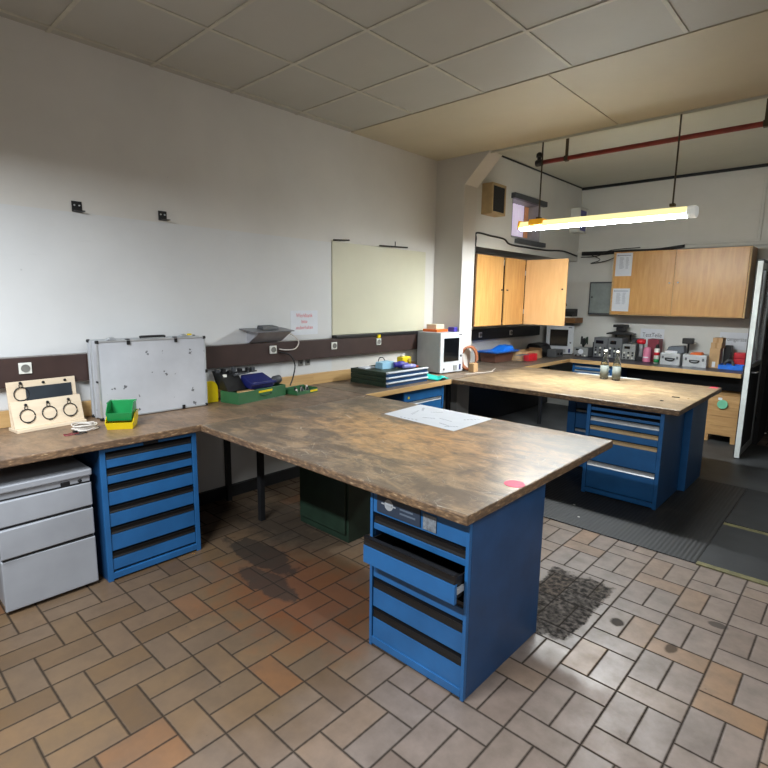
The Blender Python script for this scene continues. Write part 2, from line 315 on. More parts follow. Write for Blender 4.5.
# ------------------------------------------------------------------ geometry helpers
class MB:
    def __init__(s): s.bm = bmesh.new(); s.mats = []
    def mi(s, m):
        if m is None: return 0
        if m not in s.mats: s.mats.append(m)
        return s.mats.index(m)
    def _faces(s, vs, fs, m):
        i = s.mi(m); V = [s.bm.verts.new(v) for v in vs]
        for f in fs:
            try: fc = s.bm.faces.new([V[k] for k in f]); fc.material_index = i
            except ValueError: pass
    def box(s, x0, x1, y0, y1, z0, z1, m=None):
        vs = [(x, y, z) for z in (z0, z1) for y in (y0, y1) for x in (x0, x1)]
        s._faces(vs, [(0, 2, 3, 1), (4, 5, 7, 6), (0, 1, 5, 4), (2, 6, 7, 3), (0, 4, 6, 2), (1, 3, 7, 5)], m); return s
    def hexa(s, bot, top, m=None):
        s._faces(list(bot)+list(top), [(3, 2, 1, 0), (4, 5, 6, 7), (0, 1, 5, 4), (1, 2, 6, 5), (2, 3, 7, 6), (3, 0, 4, 7)], m); return s
    def prism(s, poly, axis, a, b, m=None):
        """poly in the two other axes (in x,y,z order), extruded along axis from a to b"""
        def P(p, t):
            if axis == 'x': return (t, p[0], p[1])
            if axis == 'y': return (p[0], t, p[1])
            return (p[0], p[1], t)
        n = len(poly); vs = [P(p, a) for p in poly]+[P(p, b) for p in poly]
        fs = [tuple(range(n))[::-1], tuple(range(n, 2*n))]+[(i, (i+1) % n, n+(i+1) % n, n+i) for i in range(n)]
        s._faces(vs, fs, m); return s
    def tube(s, pts, r, m=None, seg=10, closed=False):
        pts = [Vector(p) for p in pts]; n = len(pts); rings = []; i0 = s.mi(m)
        ref = Vector((0.13, 0.27, 0.95)).normalized()
        for i, p in enumerate(pts):
            a = pts[(i-1) % n] if (i > 0 or closed) else p; b = pts[(i+1) % n] if (i < n-1 or closed) else p
            d = (b-a).normalized()
            u = d.cross(ref)
            if u.length < 0.05: u = d.cross(Vector((1, 0, 0)))
            u.normalize(); v = d.cross(u)
            rr = r[i] if isinstance(r, (list, tuple)) else r
            rings.append([s.bm.verts.new(p+u*math.cos(2*PI*k/seg)*rr+v*math.sin(2*PI*k/seg)*rr) for k in range(seg)])
        m_ = n if closed else n-1
        for i in range(m_):
            A, B = rings[i], rings[(i+1) % n]
            for k in range(seg):
                f = s.bm.faces.new((A[k], A[(k+1) % seg], B[(k+1) % seg], B[k])); f.material_index = i0; f.smooth = True
        if not closed:
            for R in (rings[0][::-1], rings[-1]):
                f = s.bm.faces.new(R); f.material_index = i0
        return s
    def lathe(s, prof, c=(0, 0, 0), axis='z', seg=20, m=None):
        i0 = s.mi(m); rings = []
        def P(r, h, a):
            x, y = r*math.cos(a), r*math.sin(a)
            if axis == 'z': q = (x, y, h)
            elif axis == 'x': q = (h, x, y)
            else: q = (x, h, y)
            return (q[0]+c[0], q[1]+c[1], q[2]+c[2])
        for r, h in prof:
            rings.append([s.bm.verts.new(P(max(r, 1e-5), h, 2*PI*k/seg)) for k in range(seg)])
        for A, B in zip(rings, rings[1:]):
            for k in range(seg):
                f = s.bm.faces.new((A[k], A[(k+1) % seg], B[(k+1) % seg], B[k])); f.material_index = i0; f.smooth = True
        for R in (rings[0][::-1], rings[-1]):
            f = s.bm.faces.new(R); f.material_index = i0
        return s
    def build(s, name, mat, parent=None, bevel=0.0, world=True, seg=2):
        bmesh.ops.recalc_face_normals(s.bm, faces=s.bm.faces)
        me = bpy.data.meshes.new(name)
        o = bpy.data.objects.new(name, me); COL.objects.link(o)
        off = Vector((0, 0, 0))
        if parent is not None:
            o.parent = parent
            if world:
                p = parent
                while p is not None: off += p.location; p = p.parent
        elif world:
            vs = [v.co for v in s.bm.verts]
            off = Vector(((min(v.x for v in vs)+max(v.x for v in vs))/2, (min(v.y for v in vs)+max(v.y for v in vs))/2, min(v.z for v in vs)))
            o.location = off
        if off.length: bmesh.ops.translate(s.bm, verts=s.bm.verts, vec=-off)
        s.bm.to_mesh(me); s.bm.free()
        for m in (s.mats or [mat]): me.materials.append(m)
        if bevel:
            md = o.modifiers.new('edge', 'BEVEL'); md.width = bevel; md.segments = seg; md.limit_method = 'ANGLE'; md.angle_limit = rad(35)
        return o

def tag(o, label, cat, group=None, kind=None):
    o['label'] = label; o['category'] = cat
    if group: o['group'] = group
    if kind: o['kind'] = kind
    return o
def thing(name, label, cat, loc=(0, 0, 0), rz=0.0, group=None):
    o = bpy.data.objects.new(name, None); COL.objects.link(o); o.location = loc; o.rotation_euler = (0, 0, rz)
    o.empty_display_size = 0.05
    return tag(o, label, cat, group)
def struct(name, mb, mat, bevel=0.0, label=None, origin=False):
    o = mb.build(name, mat, None, bevel, world=not origin); o['kind'] = 'structure'
    if label: o['label'] = label
    return o
def bx(name, mat, parent, x0, x1, y0, y1, z0, z1, bevel=0.0, world=True):
    return MB().box(x0, x1, y0, y1, z0, z1).build(name, mat, parent, bevel, world)
def text(name, body, size, mat, parent, loc, rot, world=True, label=None, sx=1.0):
    cu = bpy.data.curves.new(name, 'FONT'); cu.body = body; cu.size = size; cu.align_x = 'CENTER'; cu.align_y = 'CENTER'; cu.extrude = 0.0004
    tmp = bpy.data.objects.new('tmp', cu); COL.objects.link(tmp)
    me = bpy.data.meshes.new_from_object(tmp.evaluated_get(bpy.context.evaluated_depsgraph_get()))
    bpy.data.objects.remove(tmp); me.name = name
    o = bpy.data.objects.new(name, me); COL.objects.link(o); me.materials.clear(); me.materials.append(mat)
    l = Vector(loc)
    if parent is not None:
        o.parent = parent
        if world: l = l-parent.location
    o.location = l; o.rotation_euler = rot; o.scale = (sx, 1, 1)
    if label: o['label'] = label
    return o
def bez(pts, n=10):
    """Catmull-Rom through pts"""
    P = [Vector(p) for p in pts]; P = [P[0]*2-P[1]]+P+[P[-1]*2-P[-2]]; out = []
    for i in range(1, len(P)-2):
        for k in range(n):
            t = k/n; a, b, c, d = P[i-1], P[i], P[i+1], P[i+2]
            out.append(0.5*((2*b)+(c-a)*t+(2*a-5*b+4*c-d)*t*t+(3*b-a-3*c+d)*t**3))
    out.append(P[-2]); return out

WT = 0.86      # worktop height
UT = 0.815     # underside of the worktops

# ================================================================== STRUCTURE
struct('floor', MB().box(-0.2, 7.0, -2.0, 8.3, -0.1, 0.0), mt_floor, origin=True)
struct('floor_far', MB().box(0.002, 2.94, 5.64, 8.148, 0.0, 0.003).box(2.94, 6.5, 5.64, 7.54, 0.0, 0.003), mt_darkfloor)
struct('wall_left', MB().box(-0.2, 0.0, -2.0, 8.3, 0.0, 3.5), mt_wall, origin=True)
struct('trim_1', MB().box(0.0, 0.005, -2.0, 3.396, 1.29, 2.19).box(0.0, 0.004, -2.0, 3.396, 0.97, 1.11), mt_wallwhite, origin=True)
# upper wall beyond the pillar, overhanging the recess with the wall cabinets (with the window opening)
uw = MB().box(0.0, 0.37, 5.25, 6.075, 2.285, 3.37).box(0.0, 0.37, 6.86, 8.15, 2.285, 3.37).box(0.0, 0.37, 6.075, 6.86, 2.285, 2.46).box(0.0, 0.37, 6.075, 6.86, 2.96, 3.37)
struct('wall_left_upper', uw, mt_far, origin=True)
struct('wall_far', MB().box(-0.2, 2.93, 8.15, 8.35, 0.0, 3.5), mt_far, origin=True)
struct('door_1', MB().box(2.93, 2.99, 7.55, 8.149, 0.0, 2.4), mt_corridor, origin=True)
fr = MB().box(2.93, 2.99, 7.55, 8.35, 2.401, 3.5).box(3.93, 7.0, 7.55, 7.7, 0.0, 3.5).box(2.99, 3.93, 7.55, 7.7, 2.08, 3.5)
struct('wall_right', fr, mt_far, origin=True)
struct('wall_corridor', MB().box(2.99, 4.2, 9.4, 9.5, 0.0, 2.3).box(4.2, 4.3, 7.7, 9.5, 0.0, 2.3).box(2.9, 2.99, 8.35, 9.5, 0.0, 2.3).box(2.99, 4.2, 7.7, 9.4, 2.2, 2.3).box(2.99, 4.2, 7.7, 9.4, -0.06, -0.001), mt_corridor, origin=True)
# pillar with its haunch carrying the ceiling edge
struct('pillar', MB().box(0.0, 0.387, 5.0, 5.249, 0.0, 3.219).prism([(0.386, 2.92), (0.386, 3.219), (0.69, 3.219)], 'y', 5.0, 5.249), mt_wall, origin=True)
struct('ceiling', MB().box(-0.2, 7.0, -2.0, 3.63, 3.222, 3.30), mt_ceilgrey, origin=True)
struct('ceiling_panel', MB().box(-0.2, 1.976, 3.65, 5.03, 3.221, 3.30).box(1.984, 4.2, 3.65, 5.03, 3.221, 3.30).box(4.208, 7.0, 3.65, 5.03, 3.221, 3.30), mt_ceilcream, origin=True)
struct('trim_2', MB().box(0.0, 7.0, 5.035, 5.06, 3.20, 3.40), mt_ceilfar, 0.002, origin=True)
struct('ceiling_far', MB().box(-0.2, 7.0, 5.06, 8.3, 3.372, 3.45), mt_ceilfar, origin=True)
tb = MB()
for i in range(9):
    x = 0.084+0.69*i; tb.box(x-0.012, x+0.012, -1.9, 3.62, 3.216, 3.222)
for i in range(9):
    y = 3.0-0.62*i; tb.box(0.0, 6.9, y-0.012, y+0.012, 3.2165, 3.222)
struct('trim_3', tb, M('ceiling_bar', (190, 186, 172), 0.5), origin=True)
struct('trim_4', MB().box(0.0, 7.0, 3.631, 3.649, 3.235, 3.26).box(1.976, 1.984, 3.65, 5.03, 3.25, 3.27), mt_dark, origin=True)
struct('trim_5', MB().box(0.37, 6.9, 8.125, 8.149, 3.335, 3.371).box(0.37, 0.38, 5.26, 8.14, 3.355, 3.371), mt_black, origin=True)
struct('trim_6', MB().box(0.0, 2.92, 8.10, 8.149, 2.40, 2.44), mt_far, 0.004, origin=True)
struct('trim_7', MB().box(1.87, 2.69, 8.13, 8.149, 2.45, 3.285).box(1.90, 2.66, 8.126, 8.14, 2.48, 3.255), mt_far, 0.003, origin=True)
struct('baseboard_left', MB().box(0.0, 0.03, -2.0, 5.0, 0.0, 0.10), mt_black, origin=True)

# cable trunking along both wall runs
t1 = thing('cable_trunking', 'long dark brown cable trunking along the left wall above the near worktop', 'trunking', (0.03, 1.5, 1.11))
MB().box(0.0055, 0.06, -1.9, 4.66, 1.11, 1.285).build('duct', mt_trunk, t1, 0.003)
t2 = thing('cable_trunking', 'dark cable trunking on the wall under the left wall cabinets', 'trunking', (0.03, 6.6, 1.15))
MB().box(0.001, 0.06, 5.30, 7.66, 1.15, 1.29).build('duct', mt_black, t2, 0.003)

def socket(y, z, label, x=0.0605):
    s = thing('wall_socket', label, 'socket', (x, y, z), 0, 'sockets on the trunking')
    bx('cover', mt_white, s, x, x+0.012, y-0.034, y+0.034, z-0.034, z+0.034, 0.003)
    MB().lathe([(0.024, 0.0), (0.024, 0.004), (0.020, 0.0035), (0.019, 0.001)], (x+0.0121, y, z), 'x', 18).build('insert', mt_sock, s)
    return s
socket(0.849, 1.222, 'white wall socket just above the wooden ring display stand')
socket(2.67, 1.225, 'white wall socket on the brown trunking below the grey tilted shelf')
socket(3.374, 1.22, 'white wall socket on the trunking below the left edge of the cream board')
socket(3.997, 1.227, 'white wall socket with a yellow tag above the stacked green drawers')
bx('tag', mt_yellow, bpy.data.objects['wall_socket.003'], 0.061, 0.073, 3.975, 4.02, 1.27, 1.30)
socket(5.95, 1.22, 'left of two sockets on the dark trunking under the left wall cabinets')
socket(6.75, 1.22, 'right of two sockets on the dark trunking, beside the open cabinet door')
for y, l in ((3.012, 'left of two small data outlets low on the wall'), (3.094, 'right of two small data outlets low on the wall')):
    s = thing('data_outlet', l, 'outlet', (0.006, y, 1.05), 0, 'data outlets on the wall')
    bx('cover', mt_sock, s, 0.0045, 0.016, y-0.026, y+0.026, 1.05, 1.11, 0.003)
    bx('port', mt_black, s, 0.0161, 0.018, y-0.012, y+0.012, 1.07, 1.09)

# cream board with black rail
cb = thing('wall_board', 'cream coloured wall board with a black rail along its bottom edge', 'board', (0.004, 4.1, 1.29))
bx('panel', mt_cream, cb, 0.001, 0.012, 3.40, 4.82, 1.317, 2.20, 0.002)
bx('rail', mt_black, cb, 0.001, 0.07, 3.402, 4.82, 1.287, 1.315, 0.003)

# ================================================================== BENCHES
mt_topA = worn_top('worn_bench_front', (202, 152, 98), (156, 130, 102), (74, 66, 60), (222, 212, 196), (0.1, 0.05), 1.15, 0.6, 0.72, 0.36, 1.0)
mt_topB = worn_top('worn_bench_wall', (150, 120, 92), (124, 102, 84), (78, 66, 58), (184, 168, 150), (0.0, 0.6), 0.8, 1.6, 0.5, 0.40, 4.0)
mt_topC = worn_top('worn_bench_far', (190, 160, 118), (146, 124, 96), (72, 64, 54), (214, 202, 178), (0.05, 0.0), 1.25, 0.62, 0.45, 0.36, 7.0)
mt_topD = worn_top('worn_bench_corner', (150, 122, 92), (116, 100, 84), (58, 54, 52), (190, 176, 156), (0.0, -1.3), 0.6, 1.2, 0.4, 0.4, 2.0)
mt_topE = M('black_bench_top', (60, 58, 66), 0.42, var=0.12)

w1 = thing('wall_worktop', 'dark worn wooden worktop along the left wall under the metal case', 'worktop', (0.37, 1.0, 0.0))
bx('top', mt_topB, w1, 0.0, 0.757, -1.3, 3.148, UT, WT, 0.006)
bx('backsplash', mt_beech, w1, 0.0045, 0.024, -1.3, 3.148, WT+0.0005, 0.965, 0.003)
for x, y in ((0.08, 2.19), (0.61, 2.15)): bx('leg', mt_blacksteel, w1, x-0.02, x+0.02, y-0.02, y+0.02, 0.0, UT-0.0005, 0.002)
for x, y in ((0.08, -0.6), (0.66, -0.6)): bx('leg', mt_blacksteel, w1, x-0.02, x+0.02, y-0.02, y+0.02, 0.0, UT-0.0005, 0.002)

w2 = thing('wall_worktop', 'wooden wall worktop with pale front edge carrying both white ovens', 'worktop', (0.36, 5.6, 0.0))
MB().prism([(0.0015, 3.15), (0.716, 3.15), (0.716, 8.148), (0.0015, 8.148), (0.0015, 5.2505), (0.389, 5.2505), (0.389, 4.9985), (0.0015, 4.9985)], 'z', UT, WT).build('top', mt_topD, w2, 0.004)
bx('front_edge', mt_beech, w2, 0.7165, 0.724, 3.15, 4.40, UT, WT+0.001, 0.002)
bx('front_edge', mt_beech, w2, 0.7165, 0.724, 5.97, 7.27, UT, WT+0.001, 0.002)
bx('backsplash', mt_beech, w2, 0.0015, 0.02, 3.15, 4.66, WT+0.0005, 0.965, 0.003)

p1 = thing('island_worktop', 'large worn dark brown bench top of the front work island with paper on it', 'worktop', (1.77, 2.38, UT))
bx('top', mt_topA, p1, 0.7585, 2.79, 1.609, 3.149, UT, WT, 0.008)
p2 = thing('island_worktop', 'pale tan worn bench top of the rear work island with two bottles', 'worktop', (1.78, 5.19, UT))
bx('top', mt_topC, p2, 0.7255, 2.837, 4.414, 5.956, UT, WT, 0.008)

w3 = thing('wall_worktop', 'black topped worktop with beech edge along the far wall', 'worktop', (1.75, 7.7, 0.0))
bx('top', mt_topE, w3, 0.7255, 2.79, 7.30, 8.098, UT, WT, 0.002)
bx('front_edge', mt_beech, w3, 0.7255, 2.79, 7.278, 7.2995, UT-0.004, WT+0.002, 0.003)
bx('leg', mt_blacksteel, w3, 2.70, 2.75, 7.84, 7.90, 0.003, UT-0.0005)

# ------------------------------------------------------------------ drawer cabinets
def handle_prof(h): return [(0.0, 0.0), (-0.003, 0.0), (-0.010, 0.004), (-0.006, h*0.35), (-0.006, h-0.010), (-0.014, h-0.003), (0.0, h)]
def drawer_cabinet(name, label, loc, rz, w, d, h, drawers, mats, plinth=0.05, frame=0.03, lock=True, open_idx=None, pull=0.06, group='blue drawer cabinets'):
    """front faces local -Y; drawers: (z_bottom, z_top, handle_height, handle_material)"""
    c = thing(name, label, 'cabinet', loc, rz, group)
    mb, md_ = mats
    t_ = 0.018
    b = MB()
    b.box(0, t_, 0.02, d, 0.0, h); b.box(w-t_, w, 0.02, d, 0.0, h); b.box(t_, w-t_, d-t_, d, 0.0, h)
    b.box(t_, w-t_, 0.02, d-t_, h-t_, h); b.box(t_, w-t_, 0.03, d-t_, plinth-0.012, plinth)
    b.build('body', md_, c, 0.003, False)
    f = MB(); f.box(0, frame, 0, 0.02, 0.0, h).box(w-frame, w, 0, 0.02, 0.0, h).box(frame, w-frame, 0.0, 0.02, 0.012, plinth)
    ztop = max(x[1] for x in drawers)
    f.box(frame, w-frame, 0.004, 0.02, ztop+0.004, h)
    f.build('front_frame', mb, c, 0.002, False)
    for i, (z0, z1, hh, hm) in enumerate(drawers):
        dy = -pull if i == open_idx else 0.0
        dr = MB().box(frame+0.002, w-frame-0.002, 0.006+dy, 0.024+dy, z0+0.003, z1-hh).build('drawer', mb, c, 0.0025, False)
        hd = MB().prism([(y+0.022+dy if k in (0, 6) else y+0.014+dy, z+z1-hh) for k, (y, z) in enumerate(handle_prof(hh-0.004))], 'x', frame+0.004, w-frame-0.004)
        ho = hd.build('handle', hm, dr, 0.001, False)
        if i == open_idx:
            ty0, ty1 = 0.024+dy, d-0.12+dy
            x0, x1, zb, zt = frame+0.012, w-frame-0.012, z0+0.012, z1-0.03
            MB().box(x0, x1, ty0, ty1, zb, zb+0.004).box(x0, x0+0.006, ty0, ty1, zb, zt).box(x1-0.006, x1, ty0, ty1, zb, zt).box(x0, x1, ty1-0.006, ty1, zb, zt).build('tray', mt_blacksteel, dr, 0.0, False)
            for xr in (x0-0.011, x1+0.001): MB().box(xr, xr+0.010, ty0, ty1, zb+0.03, zb+0.055).build('rail', mt_alu, dr, 0.001, False)
    if lock:
        MB().box(w*0.5-0.045, w*0.5+0.045, -0.003, 0.004, ztop+0.006, ztop+0.022).build('lock', mt_black, c, 0.002, False)
    return c

HB = mt_handle
def stackz(tops, bottom, hh, hm):
    out = []
    for i, z in enumerate(tops):
        z0 = tops[i+1]+0.003 if i+1 < len(tops) else bottom
        out.append((z0, z, hh[i] if isinstance(hh, (list, tuple)) else hh, hm[i] if isinstance(hm, (list, tuple)) else hm))
    return out
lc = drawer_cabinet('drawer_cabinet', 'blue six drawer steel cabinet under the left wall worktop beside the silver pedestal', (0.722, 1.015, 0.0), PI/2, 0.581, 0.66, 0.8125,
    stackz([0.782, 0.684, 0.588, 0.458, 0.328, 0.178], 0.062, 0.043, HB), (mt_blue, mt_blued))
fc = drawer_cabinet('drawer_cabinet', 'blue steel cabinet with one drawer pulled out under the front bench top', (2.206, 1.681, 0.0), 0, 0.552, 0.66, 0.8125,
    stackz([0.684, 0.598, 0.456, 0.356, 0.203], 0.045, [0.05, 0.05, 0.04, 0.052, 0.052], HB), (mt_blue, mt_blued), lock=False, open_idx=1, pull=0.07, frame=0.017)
pl = MB().box(0.045, 0.30, -0.002, 0.003, 0.70, 0.785).build('name_plate', mt_plate, fc, 0.001, False)
e = MB().lathe([(0.026, 0.0), (0.026, 0.002), (0.018, 0.003), (0.017, 0.001)], (0.118, -0.0025, 0.748), 'y', 22)
e.box(0.10, 0.136, -0.0055, -0.0025, 0.744, 0.752).box(0.075, 0.092, -0.0045, -0.0025, 0.745, 0.751).box(0.144, 0.161, -0.0045, -0.0025, 0.745, 0.751)
e.build('emblem', M('emblem_grey', (150, 152, 156), 0.4), pl, 0, False)
MB().box(0.185, 0.275, -0.0035, -0.0021, 0.725, 0.733).box(0.185, 0.26, -0.0035, -0.0021, 0.745, 0.752).build('lettering', M('dull_print', (84, 94, 108), 0.5), pl, 0, False)
bx('sticker', M('grey_sticker', (112, 116, 122), 0.6, var=0.3, scale=60), fc, 0.315, 0.385, -0.0005, 0.0035, 0.70, 0.77, 0, False)
ALU = mt_alu
rc = drawer_cabinet('drawer_cabinet', 'blue steel cabinet with light label handles under the rear bench top', (2.113, 4.468, 0.0075), 0, 0.612, 0.64, 0.805,
    stackz([0.79, 0.74, 0.692, 0.612, 0.515, 0.297], 0.055, [0.018, 0.02, 0.040, 0.038, 0.038, 0.045], [mt_handle, mt_handle, ALU, mt_tanlabel, mt_tanlabel, ALU]), (mt_blue, mt_blued), lock=False)
drawer_cabinet('drawer_cabinet', 'wide blue cabinet standing behind the label handle cabinet under the rear bench', (1.665, 5.125, 0.0075), 0, 1.115, 0.58, 0.805,
    stackz([0.79, 0.60, 0.40], 0.055, 0.03, ALU), (mt_blue, mt_blued), lock=False, frame=0.08)
drawer_cabinet('drawer_cabinet', 'blue cabinet with a silver handle under the pale edged wall worktop', (0.69, 3.70, 0.0), PI/2, 0.62, 0.64, 0.8125,
    stackz([0.70, 0.50, 0.30], 0.055, 0.035, ALU), (mt_blue, mt_blued), lock=False)
MB().lathe([(0.012, 0), (0.012, 0.002)], (0.06, -0.0025, 0.745), 'y', 14).build('sticker', mt_yellow, bpy.data.objects['drawer_cabinet.004'], 0, False)
drawer_cabinet('drawer_cabinet', 'blue cabinet with two silver handles under the far wall worktop', (0.75, 7.34, 0.003), 0, 0.56, 0.62, 0.8095,
    stackz([0.77, 0.71, 0.62, 0.45], 0.055, 0.025, ALU), (mt_blue, mt_blued), lock=False)
bx('shade_panel', mt_black, w2, 0.035, 0.05, 4.40, 8.10, 0.02, UT-0.002)  # added black sheet, stands in for the shade under the worktop
bx('shade_panel', mt_black, w3, 0.76, 2.68, 8.02, 8.035, 0.02, UT-0.002)  # same added dark sheet under the far worktop
for y in (4.45, 6.6): bx('leg', mt_blacksteel, w2, 0.62, 0.66, y, y+0.04, 0.0, UT-0.0005, 0.002)


# silver pedestal
sp = thing('pedestal', 'silver three drawer rolling pedestal standing under the left worktop', 'pedestal', (0.692, 0.519, 0.0), PI/2)
w_, d_ = 0.452, 0.60
MB().box(0, w_, 0.022, d_, 0.050, 0.665).build('body', mt_silver, sp, 0.004, False)
MB().box(-0.004, w_+0.004, -0.014, d_, 0.668, 0.708).build('top', mt_silver, sp, 0.008, False)
MB().box(0.004, w_-0.004, 0.004, 0.021, 0.632, 0.664).build('lock_rail', mt_silver, sp, 0.003, False)
for z0, z1, tilt in ((0.490, 0.626, 0.012), (0.318, 0.476, 0.016), (0.022, 0.302, 0.0)):
    dr = MB().hexa([(0.0, -0.004-tilt, z0), (w_, -0.002, z0), (w_, 0.02, z0), (0.0, 0.02, z0)], [(0.0, -0.004-tilt, z1), (w_, -0.002, z1), (w_, 0.02, z1), (0.0, 0.02, z1)]).build('drawer', mt_silver, sp, 0.006, False)
    MB().box(0.01, w_-0.01, 0.0, 0.022, z1+0.0005, z1+0.009).build('grip', mt_blacksteel, dr, 0, False)
MB().box(0.30, 0.345, 0.0, 0.004, 0.636, 0.655).build('label_holder', mt_black, sp, 0.001, False)
MB().lathe([(0.010, 0.0), (0.010, -0.006), (0.004, -0.007)], (0.395, 0.004, 0.646), 'y', 14).build('lock', mt_black, sp, 0, False)
for x in (0.04, w_-0.04):
    for y in (0.06, d_-0.06):
        MB().lathe([(0.021, -0.010), (0.024, -0.006), (0.024, 0.006), (0.021, 0.010)], (x, y, 0.0245), 'x', 16).box(x-0.014, x+0.014, y-0.012, y+0.012, 0.044, 0.0545).build('castor', mt_black, sp, 0, False)

# dark green cabinet
gc = thing('tool_cabinet', 'dark green steel cabinet in the shadow under the front bench top', 'cabinet', (0.83, 2.33, 0.0))
MB().box(0.83, 1.36, 2.345, 2.92, 0.0, 0.8125).build('body', mt_green, gc, 0.004)
dr = bx('door', mt_green, gc, 0.85, 1.34, 2.326, 2.3445, 0.06, 0.79, 0.003)
bx('handle', mt_blacksteel, dr, 1.29, 1.305, 2.312, 2.3255, 0.50, 0.60, 0.003)

# ------------------------------------------------------------------ rubber mats
tag(bx('rubber_mat', mt_rubber, None, 0.78, 3.178, 3.72, 5.63, 0.0005, 0.007, 0.002), 'large black ribbed rubber mat around the rear island', 'mat')
mm = thing('rubber_mat', 'smooth black mat with dull yellow edges right of the ribbed mat', 'mat', (4.2, 4.1, 0.0))
bx('sheet', mt_mat, mm, 3.18, 5.2, 3.76, 4.55, 0.0005, 0.009, 0.002)
bx('border', mt_yellowline, mm, 3.18, 5.2, 4.5505, 4.60, 0.0005, 0.009, 0.002)
bx('border', mt_yellowline, mm, 3.18, 5.2, 3.71, 3.7595, 0.0005, 0.009, 0.002)
tag(bx('rubber_mat', mt_mat, None, 3.18, 5.2, 4.62, 5.63, 0.0005, 0.007, 0.002), 'plain black mat behind the yellow edged mat', 'mat')

# ================================================================== CABINETS ON THE WALLS
wl = thing('wall_cabinet', 'beech wall cabinet with two closed doors and one door swung open', 'cabinet', (0.2, 6.1, 1.36))
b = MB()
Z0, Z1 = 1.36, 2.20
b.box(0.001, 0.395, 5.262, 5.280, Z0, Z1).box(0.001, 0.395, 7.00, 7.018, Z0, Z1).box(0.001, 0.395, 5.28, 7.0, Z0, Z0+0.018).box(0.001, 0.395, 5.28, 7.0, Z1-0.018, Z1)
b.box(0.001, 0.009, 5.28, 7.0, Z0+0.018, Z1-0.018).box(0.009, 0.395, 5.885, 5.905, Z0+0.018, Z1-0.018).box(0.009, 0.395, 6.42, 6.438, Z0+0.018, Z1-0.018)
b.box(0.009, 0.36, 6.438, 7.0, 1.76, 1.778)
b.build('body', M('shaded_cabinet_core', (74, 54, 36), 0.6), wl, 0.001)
def knob(parent, mat, p, axis):
    sg = 1 if axis == 'x' else -1
    MB().lathe([(0.010, 0.0), (0.010, 0.003*sg), (0.004, 0.004*sg), (0.004, 0.010*sg), (0.008, 0.013*sg), (0.008, 0.018*sg), (0.003, 0.020*sg)], p, axis, 14).build('knob', mat, parent)
d1 = bx('door', mt_cab, wl, 0.397, 0.416, 5.275, 5.865, Z0+0.004, Z1-0.004, 0.002); knob(d1, mt_black, (0.4165, 5.835, 1.80), 'x')
d2 = bx('door', mt_cab, wl, 0.397, 0.416, 5.925, 6.415, Z0+0.004, Z1-0.004, 0.002); knob(d2, mt_black, (0.4165, 5.965, 1.80), 'x')
d3 = bx('door', mt_cablight, wl, 0.42, 0.985, 6.428, 6.447, Z0+0.004, Z1-0.004, 0.002); knob(d3, mt_black, (0.935, 6.4275, 1.82), 'y')
bx('hinge', mt_alu, d3, 0.398, 0.4195, 6.430, 6.445, 1.50, 1.56, 0.002); bx('hinge', mt_alu, d3, 0.398, 0.4195, 6.430, 6.445, 2.0, 2.06, 0.002)
bx('latch_plate', mt_white, wl, 0.396, 0.402, 5.872, 5.90, 2.10, 2.17, 0.002)

wr = thing('wall_cabinet', 'wide two door beech wall cabinet with two paper lists on its left door', 'cabinet', (1.87, 7.95, 1.49))
b = MB(); Z0, Z1 = 1.495, 2.36
b.box(1.065, 1.083, 7.755, 8.098, Z0, Z1).box(2.665, 2.683, 7.755, 8.098, Z0, Z1).box(1.083, 2.665, 7.755, 8.098, Z0, Z0+0.018).box(1.083, 2.665, 7.755, 8.098, Z1-0.018, Z1).box(1.083, 2.665, 8.085, 8.098, Z0+0.018, Z1-0.018)
b.build('body', mt_cab, wr, 0.0015)
d1 = bx('door', mt_cab, wr, 1.086, 1.855, 7.735, 7.7545, Z0+0.02, Z1-0.012, 0.002); knob(d1, mt_alu, (1.81, 7.7345, 1.93), 'y')
d2 = bx('door', mt_cab, wr, 1.868, 2.662, 7.728, 7.7475, Z0+0.012, Z1-0.006, 0.002); knob(d2, mt_alu, (1.912, 7.7275, 1.935), 'y')
MB().box(1.065, 1.085, 7.737, 7.7545, Z0, Z1).box(1.856, 1.867, 7.737, 7.7545, Z0, Z1).box(2.664, 2.683, 7.737, 7.7545, Z0, Z1).box(1.085, 2.664, 7.740, 7.7545, Z0, Z0+0.011).build('edge_trim', mt_beech, wr, 0.001)
def paper_list(z0, z1, label, x0, x1):
    p = thing('paper_list', label, 'paper', ((x0+x1)/2, 7.73, z0), 0, 'paper lists on the wall cabinet')
    MB().box(x0, x1, 7.732, 7.7345, z0, z1).build('sheet', mt_paper, p)
    m = MB(); m.box(x0+0.022, x1-0.02, 7.7312, 7.7319, z1-0.04, z1-0.03)
    for k in range(13):
        zz = z1-0.06-0.0125*k
        m.box(x0+0.05, x0+0.05+random.uniform(0.045, 0.065), 7.7312, 7.7319, zz-0.004, zz); m.box(x0+0.135, x0+0.135+random.uniform(0.03, 0.05), 7.7312, 7.7319, zz-0.004, zz)
    m.box(x0+0.015, x0+0.03, 7.7312, 7.7319, z1-0.042, z1-0.026)
    m.build('print', M('faint_print', (140, 146, 160), 0.6), p)
paper_list(2.03, 2.345, 'upper of the two paper lists on the wall cabinet door', 1.100, 1.318)
paper_list(1.545, 1.86, 'lower of the two paper lists on the wall cabinet door', 1.092, 1.320)

